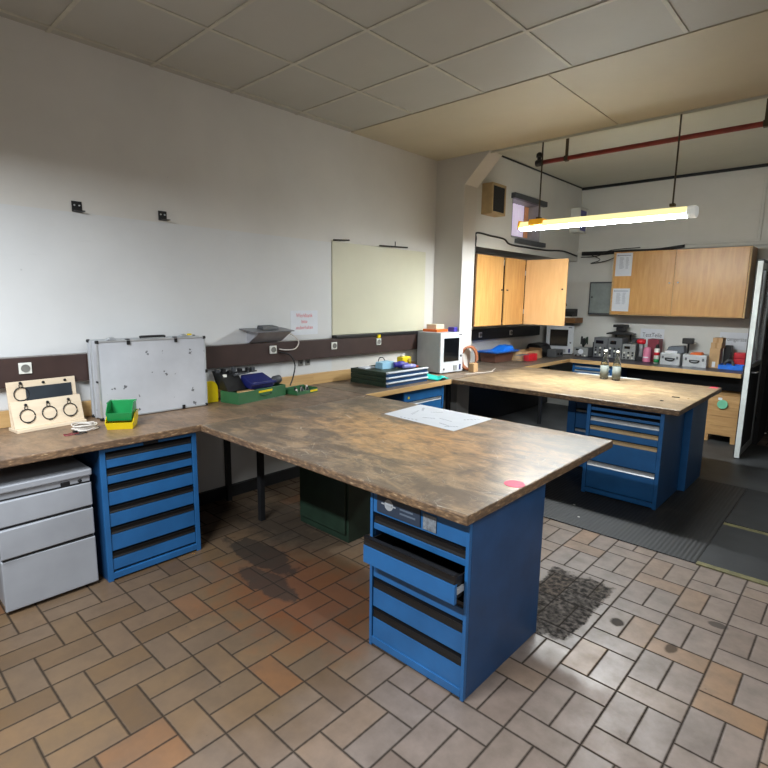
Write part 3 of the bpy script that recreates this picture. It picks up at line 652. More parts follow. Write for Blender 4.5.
eb = thing('switch_box', 'grey metal switch box on the far wall left of the wide cabinet', 'box', (0.80, 8.1, 1.495))
bx('body', mt_instrd, eb, 0.635, 1.04, 8.045, 8.149, 1.48, 1.965, 0.003)
dr = bx('door', mt_greybox, eb, 0.655, 1.035, 8.032, 8.0445, 1.505, 1.945, 0.003)
MB().lathe([(0.012, 0.0), (0.012, -0.006), (0.004, -0.007)], (0.685, 8.0315, 1.74), 'y', 14).build('lock', mt_black, dr)
sh = thing('wall_shelf', 'small brown wooden wall shelf in the far left corner', 'shelf', (0.3, 8.0, 1.345))
MB().box(0.002, 0.545, 7.80, 8.098, 1.345, 1.425).build('board', mt_brownshelf, sh, 0.003)
rd = thing('desk_phone', 'black telephone-like device standing on the small brown corner shelf', 'device', (0.40, 7.92, 1.4255))
MB().prism([(7.82, 1.4435), (7.82, 1.47), (7.90, 1.52), (8.02, 1.56), (8.02, 1.4435)], 'x', 0.30, 0.485).build('body', mt_black, rd, 0.004)
MB().box(0.305, 0.48, 7.815, 8.02, 1.4255, 1.4432).build('base', mt_white, rd, 0.003)
MB().tube(bez([(0.325, 7.95, 1.60), (0.325, 7.94, 1.62), (0.325, 7.90, 1.64), (0.325, 7.86, 1.56)], 6), 0.014).build('handset', mt_black, rd)
MB().box(0.57, 0.63, 8.10, 8.149, 1.428, 1.446) if False else None

# speakers
def speaker(y0, y1, z0, z1, gm, label, cm=None):
    cm = cm or mt_speaker
    s = thing('wall_speaker', label, 'speaker', (0.372, (y0+y1)/2, z0), 0, 'box speakers on the upper wall')
    MB().box(0.371, 0.500, y0, y1, z0, z1).build('cabinet', cm, s, 0.004)
    MB().box(0.5005, 0.508, y0+0.025, y1-0.025, z0+0.03, z1-0.03).build('grille', gm, s, 0.003)
    m = MB(); m.box(0.5005, 0.5145, y0, y0+0.024, z0, z1).box(0.5005, 0.5145, y1-0.024, y1, z0, z1).box(0.5005, 0.5145, y0+0.024, y1-0.024, z0, z0+0.029).box(0.5005, 0.5145, y0+0.024, y1-0.024, z1-0.029, z1)
    m.build('frame', cm, s, 0.002)
speaker(5.37, 5.67, 2.65, 2.99, mt_grille, 'wooden box speaker with black grille left of the small window')
speaker(7.79, 8.06, 2.68, 3.03, mt_lilac, 'small box speaker with faded violet front in the far upper corner', mt_white)

# window
MB().box(0.10, 0.112, 6.08, 6.855, 2.465, 2.955).build('window_1', mt_pane)['kind'] = 'structure'
wf = MB().box(0.09, 0.365, 6.0755, 6.10, 2.461, 2.959).box(0.09, 0.365, 6.835, 6.8595, 2.461, 2.959).box(0.09, 0.365, 6.10, 6.835, 2.461, 2.485).box(0.09, 0.365, 6.10, 6.835, 2.935, 2.959).box(0.09, 0.13, 6.45, 6.48, 2.485, 2.935)
o = wf.build('trim_8', mt_frame, None, 0.003); o['kind'] = 'structure'
cu = thing('glow_curtain', 'pale violet glowing curtain standing in for the view in the small upper window', 'curtain', (0.2, 6.4, 2.487))
cm = MB()
n = 44; pts = []
for i in range(n+1):
    y = 6.11+0.61*i/n; pts.append((0.19+0.012*math.sin(i*1.1)+0.006*math.sin(i*0.37), y))
back = [(x-0.004, y) for x, y in pts][::-1]
cm.prism(pts+back, 'z', 2.50, 2.934); cm.build('drape', mt_sky, cu)
tag(MB().box(0.18, 0.20, 6.74, 6.825, 2.487, 2.93).build('glow_curtain', mt_orangecurt, None, 0.003), 'narrow glowing orange strip standing in for the view at the right of the small window', 'curtain')
tag(MB().box(0.371, 0.43, 6.035, 6.91, 2.925, 2.99).build('blind_box', mt_instrd, None, 0.004), 'dark grey roller blind box above the small window', 'blind box')
tag(MB().box(0.371, 0.43, 6.17, 6.93, 2.395, 2.452).build('window_ledge', mt_instrd, None, 0.004), 'dark grey ledge under the small window', 'ledge')

# ================================================================== CEILING THINGS
mt_lampn = M('added_lamp_diffuser', (240, 250, 248), 0.4, emit=(228, 246, 255), strength=4.0, var=0.01)
def hanging_lamp(label, xc, y, z, watts, diff=None, cord_top=3.22, cords=(-0.6, 0.61)):
    L = thing('hanging_lamp', label, 'lamp', (xc, y, z), 0, 'tube lamps')
    half = 0.80
    prof = lambda s, z0: [(y-0.052*s, z0), (y-0.054*s, z0+0.035), (y-0.042*s, z0+0.058), (y+0.042*s, z0+0.058), (y+0.054*s, z0+0.035), (y+0.052*s, z0)]
    MB().prism(prof(1, z+0.004), 'x', xc-half+0.02, xc+half-0.07).build('housing', mt_lampy, L, 0.006)
    dp = [(y+0.052*math.cos(a), z+0.003+0.026*math.sin(a)) for a in [PI+PI*k/12 for k in range(13)]]
    MB().prism(dp, 'x', xc-half+0.02, xc+half-0.07).build('diffuser', diff or mt_lampn, L)
    MB().prism([(y-0.058, z-0.008), (y-0.058, z+0.04), (y-0.042, z+0.066), (y+0.042, z+0.066), (y+0.058, z+0.04), (y+0.058, z-0.008), (y+0.028, z-0.028), (y-0.028, z-0.028)], 'x', xc+half-0.0695, xc+half).build('end_cap', M('lamp_end_cap', (232, 234, 230), 0.4, emit=(230, 234, 230), strength=0.35), L, 0.012)
    MB().prism([(y-0.062, z-0.01), (y-0.062, z+0.045), (y-0.045, z+0.077), (y+0.045, z+0.077), (y+0.062, z+0.045), (y+0.062, z-0.01)], 'x', xc-half, xc-half+0.0195).build('end_cap', mt_lampo, L, 0.006)
    MB().prism([(y-0.066, z+0.02), (y-0.066, z+0.05), (y-0.047, z+0.080), (y+0.047, z+0.080), (y+0.066, z+0.05), (y+0.066, z+0.02)], 'x', xc-half+0.12, xc-half+0.27).build('clip', mt_lampo, L, 0.004)
    for dx in cords:
        MB().tube([(xc+dx, y, z+0.075), (xc+dx+0.02*0, y, cord_top)], 0.007, None, 8).build('suspension_rod', mt_rod, L)
        MB().box(xc+dx-0.02, xc+dx+0.02, y-0.025, y+0.025, z+0.0755, z+0.10).build('bracket', mt_rod, L, 0.002)
    ld = bpy.data.lights.new('tube_light', 'AREA'); ld.shape = 'RECTANGLE'; ld.size = 1.45; ld.size_y = 0.10; ld.energy = watts; ld.color = (0.88, 0.95, 1.0)
    lo = bpy.data.objects.new('tube_light', ld); COL.objects.link(lo); lo.parent = L; lo.location = (0, 0, -0.045)
    return L
hanging_lamp('glowing tube lamp with yellowed housing hanging over the rear island', 1.874, 5.02, 2.395, FAR_LAMP_WATTS, mt_lampw, cord_top=3.199)
hanging_lamp('unseen tube lamp added near the left wall in front of the work island', 1.9, -0.25, 2.54, ADDED_LAMP_WATTS, cord_top=3.2165)  # added out of view to brighten the left wall
hanging_lamp('unseen tube lamp added over the aisle right of the work islands', 4.4, 1.4, 2.60, ADDED_LAMP_WATTS*0.35, cord_top=3.2165)  # added out of view to brighten the right-hand floor

rp = thing('sprinkler_pipe', 'red pipe hanging along the ceiling step on short hangers', 'pipe', (3.0, 5.11, 3.035))
MB().tube([(1.205, 5.11, 3.035), (5.5, 5.11, 3.035)], 0.021, None, 14).build('pipe', mt_redpipe, rp)
MB().lathe([(0.03, 1.165), (0.033, 1.175), (0.033, 1.22), (0.028, 1.235)], (0, 5.11, 3.035), 'x', 14).tube([(1.195, 5.11, 3.04), (1.195, 5.11, 3.115)], 0.02, None, 10).lathe([(0.03, 3.09), (0.03, 3.12), (0.015, 3.135)], (1.195, 5.11, 0), 'z', 12).build('end_fitting', mt_blacksteel, rp)
for x in (1.48, 3.06, 4.6):
    MB().box(x-0.014, x+0.014, 5.104, 5.116, 3.058, 3.371).box(x-0.018, x+0.018, 5.084, 5.136, 3.010, 3.0575).build('hanger', mt_rod, rp, 0.002)

# wall brackets (black angle brackets screwed to the wall)
def angle_bracket(y, z, label):
    o = thing('angle_bracket', label, 'bracket', (0.0, y, z), 0, 'angle brackets on the left wall')
    MB().box(0.0005, 0.006, y-0.030, y+0.030, z-0.006, z+0.06).box(0.006, 0.062, y-0.030, y+0.030, z-0.006, z).build('plate', mt_blacksteel, o, 0.001)
    for dy in (-0.014, 0.014): MB().lathe([(0.006, 0.0061), (0.006, 0.008), (0.002, 0.009)], (0, y+dy, z+0.035), 'x', 10).build('screw', mt_alu, o)
angle_bracket(1.227, 2.20, 'left of the two black angle brackets high on the left wall')
angle_bracket(1.785, 2.21, 'right of the two black angle brackets high on the left wall')
for y, l in ((3.50, 'short thin black rod sticking out at the upper left corner of the cream board'), (4.25, 'longer thin black rod on the seam above the cream board')):
    ln = 0.10 if y < 4 else 0.22
    m = MB().tube([(0.03, y-ln, 2.21), (0.035, y+ln, 2.225)], 0.007, None, 8).tube([(0.0005, y, 2.217), (0.033, y, 2.217)], 0.006, None, 8)
    if y > 4: m.tube([(0.033, y+0.02, 2.217), (0.033, y+0.02, 2.27)], 0.005, None, 8)
    tag(m.build('wall_rod', mt_black), l, 'rod')

# cables high on the walls
tag(MB().tube(bez([(0.379, 5.262, 2.20), (0.379, 5.275, 2.36), (0.379, 5.29, 2.435), (0.379, 5.6, 2.43), (0.379, 5.9, 2.42), (0.381, 6.05, 2.37), (0.381, 6.5, 2.365), (0.381, 7.0, 2.37), (0.379, 7.2, 2.38), (0.379, 7.6, 2.40), (0.385, 8.08, 2.36)], 8), 0.011, None, 8).build('black_cable', mt_cable), 'black cable running along the upper wall under the small window', 'cable')
bun = MB()
for k in range(3):
    bun.tube(bez([(0.46, 8.085, 2.375+0.018*k), (0.8, 8.083, 2.372+0.016*k), (1.1, 8.085, 2.385+0.012*k), (1.5, 8.083, 2.378+0.014*k), (1.86, 8.085, 2.42+0.01*k)], 8), 0.012, None, 8)
bun.tube(bez([(0.6, 8.08, 2.37), (0.75, 8.06, 2.29), (0.62, 8.05, 2.24), (0.85, 8.05, 2.27), (1.04, 8.06, 2.35)], 8), 0.006, None, 6)
bun.tube(bez([(0.45, 8.08, 2.34), (0.7, 8.06, 2.345), (0.9, 8.06, 2.42), (1.3, 8.07, 2.44)], 8), 0.006, None, 6)
tag(bun.build('cable_bundle', mt_cable), 'tangled black cables lying above the far wall cabinet', 'cable')

# ================================================================== THINGS ON THE LEFT WORKTOP
# sloping plywood stand with key rings
ds = thing('ring_display', 'plywood desk stand with black metal rings and a black plate', 'display stand', (0.225, 0.737, WT+0.0005), rad(97.6))
wd = 0.392
MB().box(0, wd, -0.02, 0.105, 0.0, 0.02).build('base', mt_ply, ds, 0.003, False)
def slope_panel(y0, z0, y1, z1, t):   # panel from lower edge (y0,z0) to upper edge (y1,z1), thickness t to the back
    dy, dz = y1-y0, z1-z0; l = math.hypot(dy, dz); ny, nz = dz/l, -dy/l
    return [(y0, z0), (y1, z1), (y1+ny*t, z1+nz*t), (y0+ny*t, z0+nz*t)]
P1 = (0.006, 0.0205, 0.046, 0.178, 0.014)
P2 = (0.066, 0.0205, 0.088, 0.292, 0.012)
pa = MB().prism(slope_panel(*P1), 'x', 0.0, wd).build('front_panel', mt_ply, ds, 0.002, False)
pb = MB().prism(slope_panel(*P2), 'x', 0.004, wd-0.004).build('rear_panel', mt_ply, ds, 0.002, False)
def on_panel(P, x, s, off):
    y0, z0, y1, z1, t = P; l = math.hypot(y1-y0, z1-z0); ty, tz = (y1-y0)/l, (z1-z0)/l; ny, nz = -tz, ty
    return Vector((x, y0+ty*s*l+ny*off, z0+tz*s*l+nz*off)), Vector((0, ty, tz))
def ring(P, parent, x, s):
    c, ty = on_panel(P, x, s, 0.006)
    pts = [c+Vector((1, 0, 0))*0.040*math.cos(a)+ty*0.040*math.sin(a) for a in [2*PI*k/28 for k in range(28)]]
    m = MB(); m.tube(pts, 0.0032, None, 8, True)
    top = c+ty*0.040
    q = [top+Vector((1, 0, 0))*0.009*math.cos(a)+ty*(0.010+0.010*math.sin(a)) for a in [2*PI*k/12 for k in range(12)]]
    m.tube(q, 0.0022, None, 6, True)
    r = m.build('ring', mt_blacksteel, parent, 0, False)
    k, _ = on_panel(P, x, s, 0.0008)
    m = MB(); p0 = k+ty*0.066; n = ty.cross(Vector((1, 0, 0))); n = -n if n.y > 0 else n
    m.tube([p0, p0+n*0.006, p0+n*0.012], [0.006, 0.009, 0.007], None, 12); m.build('peg', mt_black, parent, 0, False)
    b_ = c-ty*0.040
    m = MB(); m.tube([b_-Vector((0.010, 0, 0)), b_+Vector((0.010, 0, 0))], 0.005, None, 8); m.build('clasp', mt_blacksteel, r, 0, False)
for x in (0.075, 0.195, 0.315): ring(P1, pa, x, 0.44)
ring(P2, pb, 0.075, 0.72)
c0, ty = on_panel(P2, 0.0, 0.52, 0.001); c1, _ = on_panel(P2, 0.0, 0.86, 0.001)
n = Vector((0, -ty.z, ty.y))*0.004
MB().hexa([(0.10, c0.y, c0.z), (0.36, c0.y, c0.z), (0.36, c0.y+n.y, c0.z+n.z), (0.10, c0.y+n.y, c0.z+n.z)], [(0.10, c1.y, c1.z), (0.36, c1.y, c1.z), (0.36, c1.y+n.y, c1.z+n.z), (0.10, c1.y+n.y, c1.z+n.z)]).build('plate', M('slate_plate', (44, 50, 58), 0.5), pb, 0, False)
for x in (0.20, 0.325):
    a, ty = on_panel(P2, x, 0.93, 0.0005); n = Vector((0, -ty.z, ty.y))
    m = MB(); m.tube([a, a+n*0.006], 0.008, None, 12); m.build('peg', mt_black, pb, 0, False)

# aluminium case
ac = thing('metal_case', 'large dented aluminium carrying case standing on the left worktop', 'case', (0.238, 1.200, WT+0.0005), PI/2+rad(0.3))
cw, cd, chh = 0.752, 0.165, 0.520
mt_casep = M('case_panel', (204, 206, 212), 0.42, 0.25, var=0.05, scale=3)
t_, tm, tb_ = nt('scuffed_case_panel'); co = obj_co(tm)
cc = ramp_n(tm, noise_n(tm, co, 3, 5), [(0.3, lin(188, 190, 196)), (0.7, lin(208, 210, 216))])
sc = ramp_n(tm, noise_n(tm, co, 13, 3, 0.6), [(0.655, (0, 0, 0, 1)), (0.675, (1, 1, 1, 1))])
cc = mix_n(tm, math_n(tm, 'MULTIPLY', sc, 0.8), cc, lin(62, 64, 70)); tm.links.new(cc, tb_.inputs['Base Color'])
tb_.inputs['Roughness'].default_value = 0.42; tb_.inputs['Metallic'].default_value = 0.2
bump_n(tm, tb_, noise_n(tm, co, 4, 3), 0.15, 0.02)
mt_casef = t_
body = MB().box(0.008, cw-0.008, 0.006, cd*0.62-0.0012, 0.010, chh-0.006).build('front_shell', mt_casef, ac, 0.003, False)
MB().box(0.008, cw-0.008, cd*0.62+0.0012, cd-0.004, 0.010, chh-0.006).build('rear_shell', mt_casep, ac, 0.003, False)
fm = MB(); e = 0.011
for (y0, y1) in ((0.0, e), (cd*0.62-0.008, cd*0.62-0.0005), (cd*0.62+0.0005, cd*0.62+0.008), (cd-e, cd)):
    fm.box(0, e, y0, y1, 0.004, chh).box(cw-e, cw, y0, y1, 0.004, chh).box(e, cw-e, y0, y1, 0.004, e+0.004).box(e, cw-e, y0, y1, chh-e, chh)
fm.build('edge_frame', mt_alu, ac, 0.002, False)
for x in (-0.003, cw-0.019):
    for z in (-0.0002, chh-0.0185):
        for y in (-0.003, cd-0.018): MB().box(x, x+0.022, y, y+0.021, z+0.0002, z+0.0215).build('corner_guard', mt_black, ac, 0.006, False)
for x in (0.20, 0.525):
    MB().box(x-0.011, x+0.011, -0.006, -0.0005, chh-0.032, chh-0.004).box(x-0.011, x+0.011, -0.004, 0.03, chh+0.0005, chh+0.006).build('hinge_clip', mt_black, ac, 0.002, False)
for x in (0.12, 0.62):
    MB().box(x-0.022, x+0.022, 0.045, 0.105, chh+0.0005, chh+0.010).box(x-0.012, x+0.012, 0.05, 0.09, chh+0.0105, chh+0.018).build('latch', mt_alu, ac, 0.002, False)
bx('tag', mt_yellow, ac, 0.635, 0.662, 0.03, 0.05, chh+0.010, chh+0.022, 0.001, False)
MB().tube(bez([(0.30, 0.06, chh+0.0085), (0.31, 0.055, chh+0.012), (0.345, 0.045, chh+0.013), (0.43, 0.045, chh+0.013), (0.465, 0.055, chh+0.012), (0.475, 0.06, chh+0.0085)], 8), 0.0085, None, 10).build('handle', mt_black, ac, 0, False)
bx('hinge_clip', mt_black, ac, -0.006, -0.0002, -0.001, 0.030, 0.25, 0.262, 0.002, False); bx('hinge_clip', mt_black, ac, cw-0.012, cw+0.006, -0.006, -0.0005, 0.25, 0.275, 0.002, False)
bx('hinge_clip', mt_black, ac, 0.55, 0.572, -0.006, -0.0005, 0.004, 0.032, 0.002, False)

# stacking bins
def bin_(name, label, mat, loc, rz, w, d, h, back=1.0, nest=False):
    o = thing(name, label, 'bin', loc, rz, 'stacking bins')
    t = 0.004; f = 0.5
    m = MB()
    top = 0.0
    wi = 0.008
    # floor, back, sloped-front open bin; front at local -Y
    m.box(wi, w-wi, 0.01, d-wi, 0, t)
    m.hexa([(wi, d-wi-t, 0), (w-wi, d-wi-t, 0), (w-wi, d-wi, 0), (wi, d-wi, 0)], [(0, d-t, h), (w, d-t, h), (w, d, h), (0, d, h)])
    for s in (0, 1):
        xa, xb = (wi, wi+t) if s == 0 else (w-wi-t, w-wi); xc, xd = (0, t) if s == 0 else (w-t, w)
        m.hexa([(xa, 0.01, 0), (xb, 0.01, 0), (xb, d-wi, 0), (xa, d-wi, 0)], [(xc, -0.005, h*f), (xd, -0.005, h*f), (xd, d, h*f), (xc, d, h*f)])
        m.hexa([(xc, -0.005, h*f), (xd, -0.005, h*f), (xd, d, h*f), (xc, d, h*f)], [(xc, d*0.36, h), (xd, d*0.36, h), (xd, d, h), (xc, d, h)])
    m.hexa([(wi, 0.01, 0), (w-wi, 0.01, 0), (w-wi, 0.01+t, 0), (wi, 0.01+t, 0)], [(0, -0.012, h*f), (w, -0.012, h*f), (w, -0.012+t, h*f), (0, -0.012+t, h*f)])
    m.build('shell', mat, o, 0.001, False)
    r = MB().box(-0.003, w+0.003, d-0.001, d+0.004, h-0.008, h+0.002).box(-0.004, 0.0, d*0.36, d, h-0.006, h+0.002).box(w, w+0.004, d*0.36, d, h-0.006, h+0.002).build('rim', mat, o, 0.001, False)
    return o
bin_('stacking_bin', 'yellow stacking bin in front of the metal case with a green bin inside', mt_yellow, (0.503, 1.130, WT+0.0005), rad(58), 0.158, 0.165, 0.092)
bin_('stacking_bin', 'green stacking bin set into the yellow bin in front of the metal case', mt_greenp, (0.4994, 1.1393, WT+0.053), rad(58), 0.146, 0.150, 0.105)
# cable coil and pliers
pts = []
for k in range(150):
    a = 2*PI*k/26; r = 0.058+0.009*math.sin(k*0.31)
    pts.append((0.405+r*0.8*math.cos(a)+0.006*math.sin(k*0.11), 1.05+r*math.sin(a)*1.05, WT+0.0065+0.035*k/150+0.003*math.sin(k*0.7)))
tag(MB().tube(pts, 0.0042, None, 7).build('cable_coil', mt_wcable), 'coil of thin white cable between the ring stand and the yellow bin', 'cable')
pk = thing('key_ring', 'small dark bunch of rings lying in front of the ring stand', 'rings', (0.47, 0.98, WT))
for x, y, r in ((0.47, 0.955, 0.03), (0.485, 1.0, 0.026)):
    MB().tube([(x+r*0.7*math.cos(2*PI*k/20), y+r*1.3*math.sin(2*PI*k/20), WT+0.005+0.003*math.sin(k)) for k in range(20)], 0.0028, None, 6, True).build('ring', mt_maroon if r > 0.028 else mt_blacksteel, pk)
MB().box(0.455, 0.47, 0.965, 0.99, WT+0.0095, WT+0.02).build('tag', mt_black, pk, 0.002)
# yellow bin panel beside case
yb = thing('bin_divider', 'yellow rounded plastic end panel standing right of the metal case', 'plastic panel', (0.17, 2.045, WT+0.0005))
prof = [(1.99, 0.0), (2.085, 0.0), (2.085, 0.10)]+[(2.085-0.055*(1-math.cos(a)), 0.10+0.068*math.sin(a)) for a in [PI/2*k/8 for k in range(1, 9)]]+[(1.99, 0.168)]
MB().prism([(p[0], WT+0.0005+p[1]) for p in prof], 'x', 0.145, 0.156).build('panel', mt_yellow, yb, 0.003)
MB().box(0.110, 0.144, 1.995, 2.08, WT+0.0005, WT+0.008).build('foot', mt_yellow, yb, 0.002)

# green tool box with blue bin and black gear
gb = thing('tool_box', 'open green metal tool tray with a yellow label right of the metal case', 'tool box', (0.24, 2.12, WT+0.0005), rad(90+11))
gw, gd, gh = 0.52, 0.20, 0.092
m = MB(); m.box(0, gw, 0, gd, 0, 0.004).box(0, gw, 0, 0.004, 0.004, gh).box(0, gw, gd-0.004, gd, 0.004, gh).box(0, 0.004, 0.004, gd-0.004, 0.004, gh).box(gw-0.004, gw, 0.004, gd-0.004, 0.004, gh)
gb.location = (0.385, 2.122, WT+0.0005)
m.build('tray', mt_greentool, gb, 0.002, False)
bx('label', mt_yellow, gb, 0.21, 0.36, -0.002, -0.0003, 0.062, 0.078, 0, False)
MB().tube(bez([(0.22, -0.003, 0.05), (0.225, -0.014, 0.045), (0.28, -0.018, 0.042), (0.335, -0.014, 0.045), (0.34, -0.003, 0.05)], 6), 0.003, None, 6).build('handle', mt_blacksteel, gb, 0, False)
bb = thing('storage_bin', 'dark blue plastic bin lying tilted on the green tool tray', 'bin', (0.262, 2.375, WT+0.0645), rad(96))
m = MB(); m.hexa([(-0.11, -0.055, 0.03), (0.11, -0.055, 0.03), (0.11, 0.08, 0.05), (-0.11, 0.08, 0.05)], [(-0.12, -0.075, 0.075), (0.12, -0.075, 0.075), (0.11, 0.07, 0.135), (-0.11, 0.07, 0.135)])
m.build('shell', mt_darkblue, bb, 0.004, False)
bx('lip', mt_darkblue, bb, -0.125, 0.125, -0.085, -0.0755, 0.065, 0.085, 0.002, False)
bk = thing('cable_harness', 'jumble of black electrical fittings piled on the blue bin', 'electrical parts', (0.18, 2.25, WT+0.12))
random.seed(3)
MB().hexa([(0.14, 2.09, WT+0.095), (0.30, 2.09, WT+0.095), (0.30, 2.25, WT+0.095), (0.14, 2.25, WT+0.095)], [(0.07, 2.08, WT+0.235), (0.19, 2.09, WT+0.215), (0.19, 2.25, WT+0.20), (0.07, 2.25, WT+0.215)]).build('housing', mt_black, bk, 0.006)
for k in range(7):
    y = 2.10+0.05*k; x = 0.13+random.uniform(-0.02, 0.03)
    MB().box(x-0.018, x+0.018, y-0.014, y+0.014, WT+0.205, WT+0.235+random.uniform(0, 0.025)).build('terminal', mt_black if k % 3 else mt_instrd, bk, 0.003)
MB().box(0.10, 0.16, 2.2505, 2.44, WT+0.206, WT+0.216).build('bar', mt_black, bk, 0.002)
MB().tube(bez([(0.20, 2.2, WT+0.20), (0.24, 2.24, WT+0.215), (0.24, 2.30, WT+0.22), (0.15, 2.36, WT+0.225)], 8), 0.007, None, 8).build('cable', mt_instrd, bk)
bx('label', mt_white, bk, 0.192, 0.206, 2.105, 2.135, WT+0.185, WT+0.215, 0.002)
mo = thing('hand_tool', 'dark grey round motor tool lying at the right end of the green tray', 'tool', (0.30, 2.56, WT+0.07))
MB().tube([(0.24, 2.53, WT+0.120), (0.24, 2.55, WT+0.132), (0.235, 2.60, WT+0.134), (0.23, 2.62, WT+0.122)], [0.022, 0.034, 0.036, 0.020], None, 16).build('body', mt_instrd, mo)
MB().tube([(0.285, 2.51, WT+0.108), (0.25, 2.528, WT+0.118)], [0.008, 0.011], None, 10).build('shaft', mt_alu, mo)
tag(MB().box(0.28, 0.335, 2.17, 2.30, WT+0.006, WT+0.090).build('wood_block', mt_beech, None, 0.003), 'wooden block lying in the front of the green tool tray', 'wood block')
g2 = thing('parts_tray', 'low green tray of black and yellow fittings right of the tool box', 'tray', (0.33, 2.78, WT+0.0005), rad(90+8))
m = MB(); m.box(-0.10, 0.155, -0.03, 0.13, 0, 0.004).box(-0.10, 0.155, -0.03, -0.026, 0.004, 0.03).box(-0.10, 0.155, 0.126, 0.13, 0.004, 0.05).box(-0.10, -0.096, -0.026, 0.126, 0.004, 0.04).box(0.151, 0.155, -0.026, 0.126, 0.004, 0.04)
m.build('tray', mt_greentool, g2, 0.002, False)
bx('label', mt_yellow, g2, 0.06, 0.15, -0.0325, -0.0305, 0.01, 0.026, 0, False)
random.seed(5)
for k in range(9):
    x, y = -0.07+0.024*k, 0.01+0.03*(k % 3)
    tag(MB().tube([(0, 0, 0), (0.0, 0.0, 0.012), (0.0, 0.0, 0.03+random.uniform(0, 0.02))], [0.010, 0.012, 0.007], None, 10).build('cable_fitting', mt_black if k % 4 else mt_wcable, None, 0), 'small black or white cable fitting in the low green tray', 'fitting', 'fittings in the green tray').location = (0.33-y*0.98-x*0.14, 2.78+x*0.98-y*0.14, WT+0.0055)

# tilted shelf with small device on the wall, cables, notice
gs = thing('wall_bracket_shelf', 'tilted grey sheet metal shelf on the wall above the trunking', 'shelf', (0.1, 2.62, 1.29))
MB().prism([(0.001, 1.405), (0.20, 1.385), (0.20, 1.393), (0.001, 1.413)], 'y', 2.38, 2.80).build('plate', M('grey_metal', (116, 116, 120), 0.4, 0.4), gs, 0.001)
MB().prism([(0.001, 1.29), (0.001, 1.4045), (0.19, 1.3855), (0.03, 1.29)], 'y', 2.45, 2.46).prism([(0.001, 1.29), (0.001, 1.4045), (0.19, 1.3855), (0.03, 1.29)], 'y', 2.77, 2.78).prism([(0.03, 1.290), (0.19, 1.3835), (0.184, 1.3845), (0.024, 1.291)], 'y', 2.4605, 2.7695).build('bracket', M('grey_metal_light', (186, 186, 192), 0.4, 0.3), gs, 0.001)
dv = thing('small_device', 'small dark grey box lying on the tilted wall shelf', 'device', (0.1, 2.60, 1.41))
MB().hexa([(0.05, 2.52, 1.4105), (0.14, 2.52, 1.4015), (0.14, 2.68, 1.4015), (0.05, 2.68, 1.4105)], [(0.055, 2.525, 1.438), (0.135, 2.525, 1.428), (0.135, 2.675, 1.428), (0.055, 2.675, 1.438)]).build('body', mt_instrd, dv, 0.003)
bx('plug', mt_black, dv, 0.08, 0.11, 2.6805, 2.70, 1.408, 1.424, 0.002)
tag(MB().tube(bez([(0.10, 2.78, 1.375), (0.075, 2.88, 1.34), (0.075, 2.94, 1.28), (0.078, 2.90, 1.222), (0.075, 2.80, 1.215), (0.066, 2.735, 1.225)], 10), 0.005, None, 8).build('white_cable', mt_wcable), 'white cable looping from the tilted shelf to the trunking socket', 'cable')
tag(MB().tube(bez([(0.066, 2.735, 1.20), (0.09, 2.83, 1.17), (0.10, 2.875, 1.08), (0.12, 2.84, 0.98), (0.15, 2.79, 0.925), (0.18, 2.76, 0.918)], 10), 0.006, None, 8).build('black_cable', mt_cable), 'black cable hanging from the trunking down to the low green tray', 'cable')
ns = thing('paper_notice', 'white paper notice with red handwriting on the left wall', 'notice', (0.006, 3.06, 1.335))
bx('sheet', mt_paper, ns, 0.0052, 0.0072, 2.905, 3.22, 1.335, 1.555)
for body, z, s in (('Werkbank', 1.51, 0.052), ('bitte', 1.455, 0.044), ('sauberhalten', 1.40, 0.046)):
    text('lettering', body, s, mt_redink, ns, (0.0078, 3.062, z), (rad(90), 0, rad(90)), sx=0.85)

# ---- stack of green/blue drawers
def flat_drawer(z, label, k):
    o = thing('tool_drawer_unit', label, 'drawer', (0.14, 3.495, z), rad(0), 'stacked flat drawers')
    o.location = (0.626, 3.53, z); o.rotation_euler = (0, 0, PI/2-rad(-0.5))
    h = 0.044
    m = MB(); m.box(0.002, 0.598, 0.0215, 0.49, 0, 0.003).box(0.002, 0.010, 0.0215, 0.49, 0.003, h).box(0.59, 0.598, 0.0215, 0.49, 0.003, h).box(0.01, 0.59, 0.482, 0.49, 0.003, h)
    m.box(-0.006, 0.0018, 0.05, 0.48, 0.018, 0.024)
    if k == 2: m.box(0.01, 0.59, 0.0215, 0.482, h-0.010, h-0.006)
    m.build('tray', mt_green, o, 0.0015, False)
    f = MB().box(0, 0.60, 0.002, 0.021, 0.0, h-0.015).build('front', mt_blued, o, 0.0015, False)
    MB().prism([(0.021, h-0.0145), (0.0, h-0.0145), (-0.012, h-0.006), (-0.010, h+0.003), (0.021, h+0.003)], 'x', 0, 0.60).build('handle_strip', mt_paper, f, 0.001, False)
z = WT+0.0005
for k, l in enumerate(('bottom of the three stacked green flat drawers with white handle strips', 'middle of the three stacked green flat drawers with white handle strips', 'top of the three stacked green flat drawers with white handle strips')):
    flat_drawer(z, l, k); z += 0.0475
Zt = WT+0.1415
tp = Zt-0.0075+0.003
def item(name, mat, label, cat, boxes, bevel=0.004, group=None):
    m = MB()
    for b_ in boxes: m.box(*b_)
    return tag(m.build(name, mat, None, bevel), label, cat, group)
zt = WT+0.0005+2*0.0475+0.0385
tag(MB().hexa([(0.28, 3.72, zt), (0.40, 3.70, zt), (0.42, 3.86, zt), (0.30, 3.88, zt)], [(0.285, 3.725, zt+0.062), (0.395, 3.705, zt+0.062), (0.415, 3.855, zt+0.07), (0.305, 3.875, zt+0.07)]).build('card_box', mt_ltblue, None, 0.004), 'light blue carton lying on the stacked flat drawers', 'carton')
item('paper_pad', mt_paper, 'white paper pad lying on the rear of the stacked flat drawers', 'paper', [(0.17, 0.27, 3.60, 3.74, zt, zt+0.012)], 0.001)
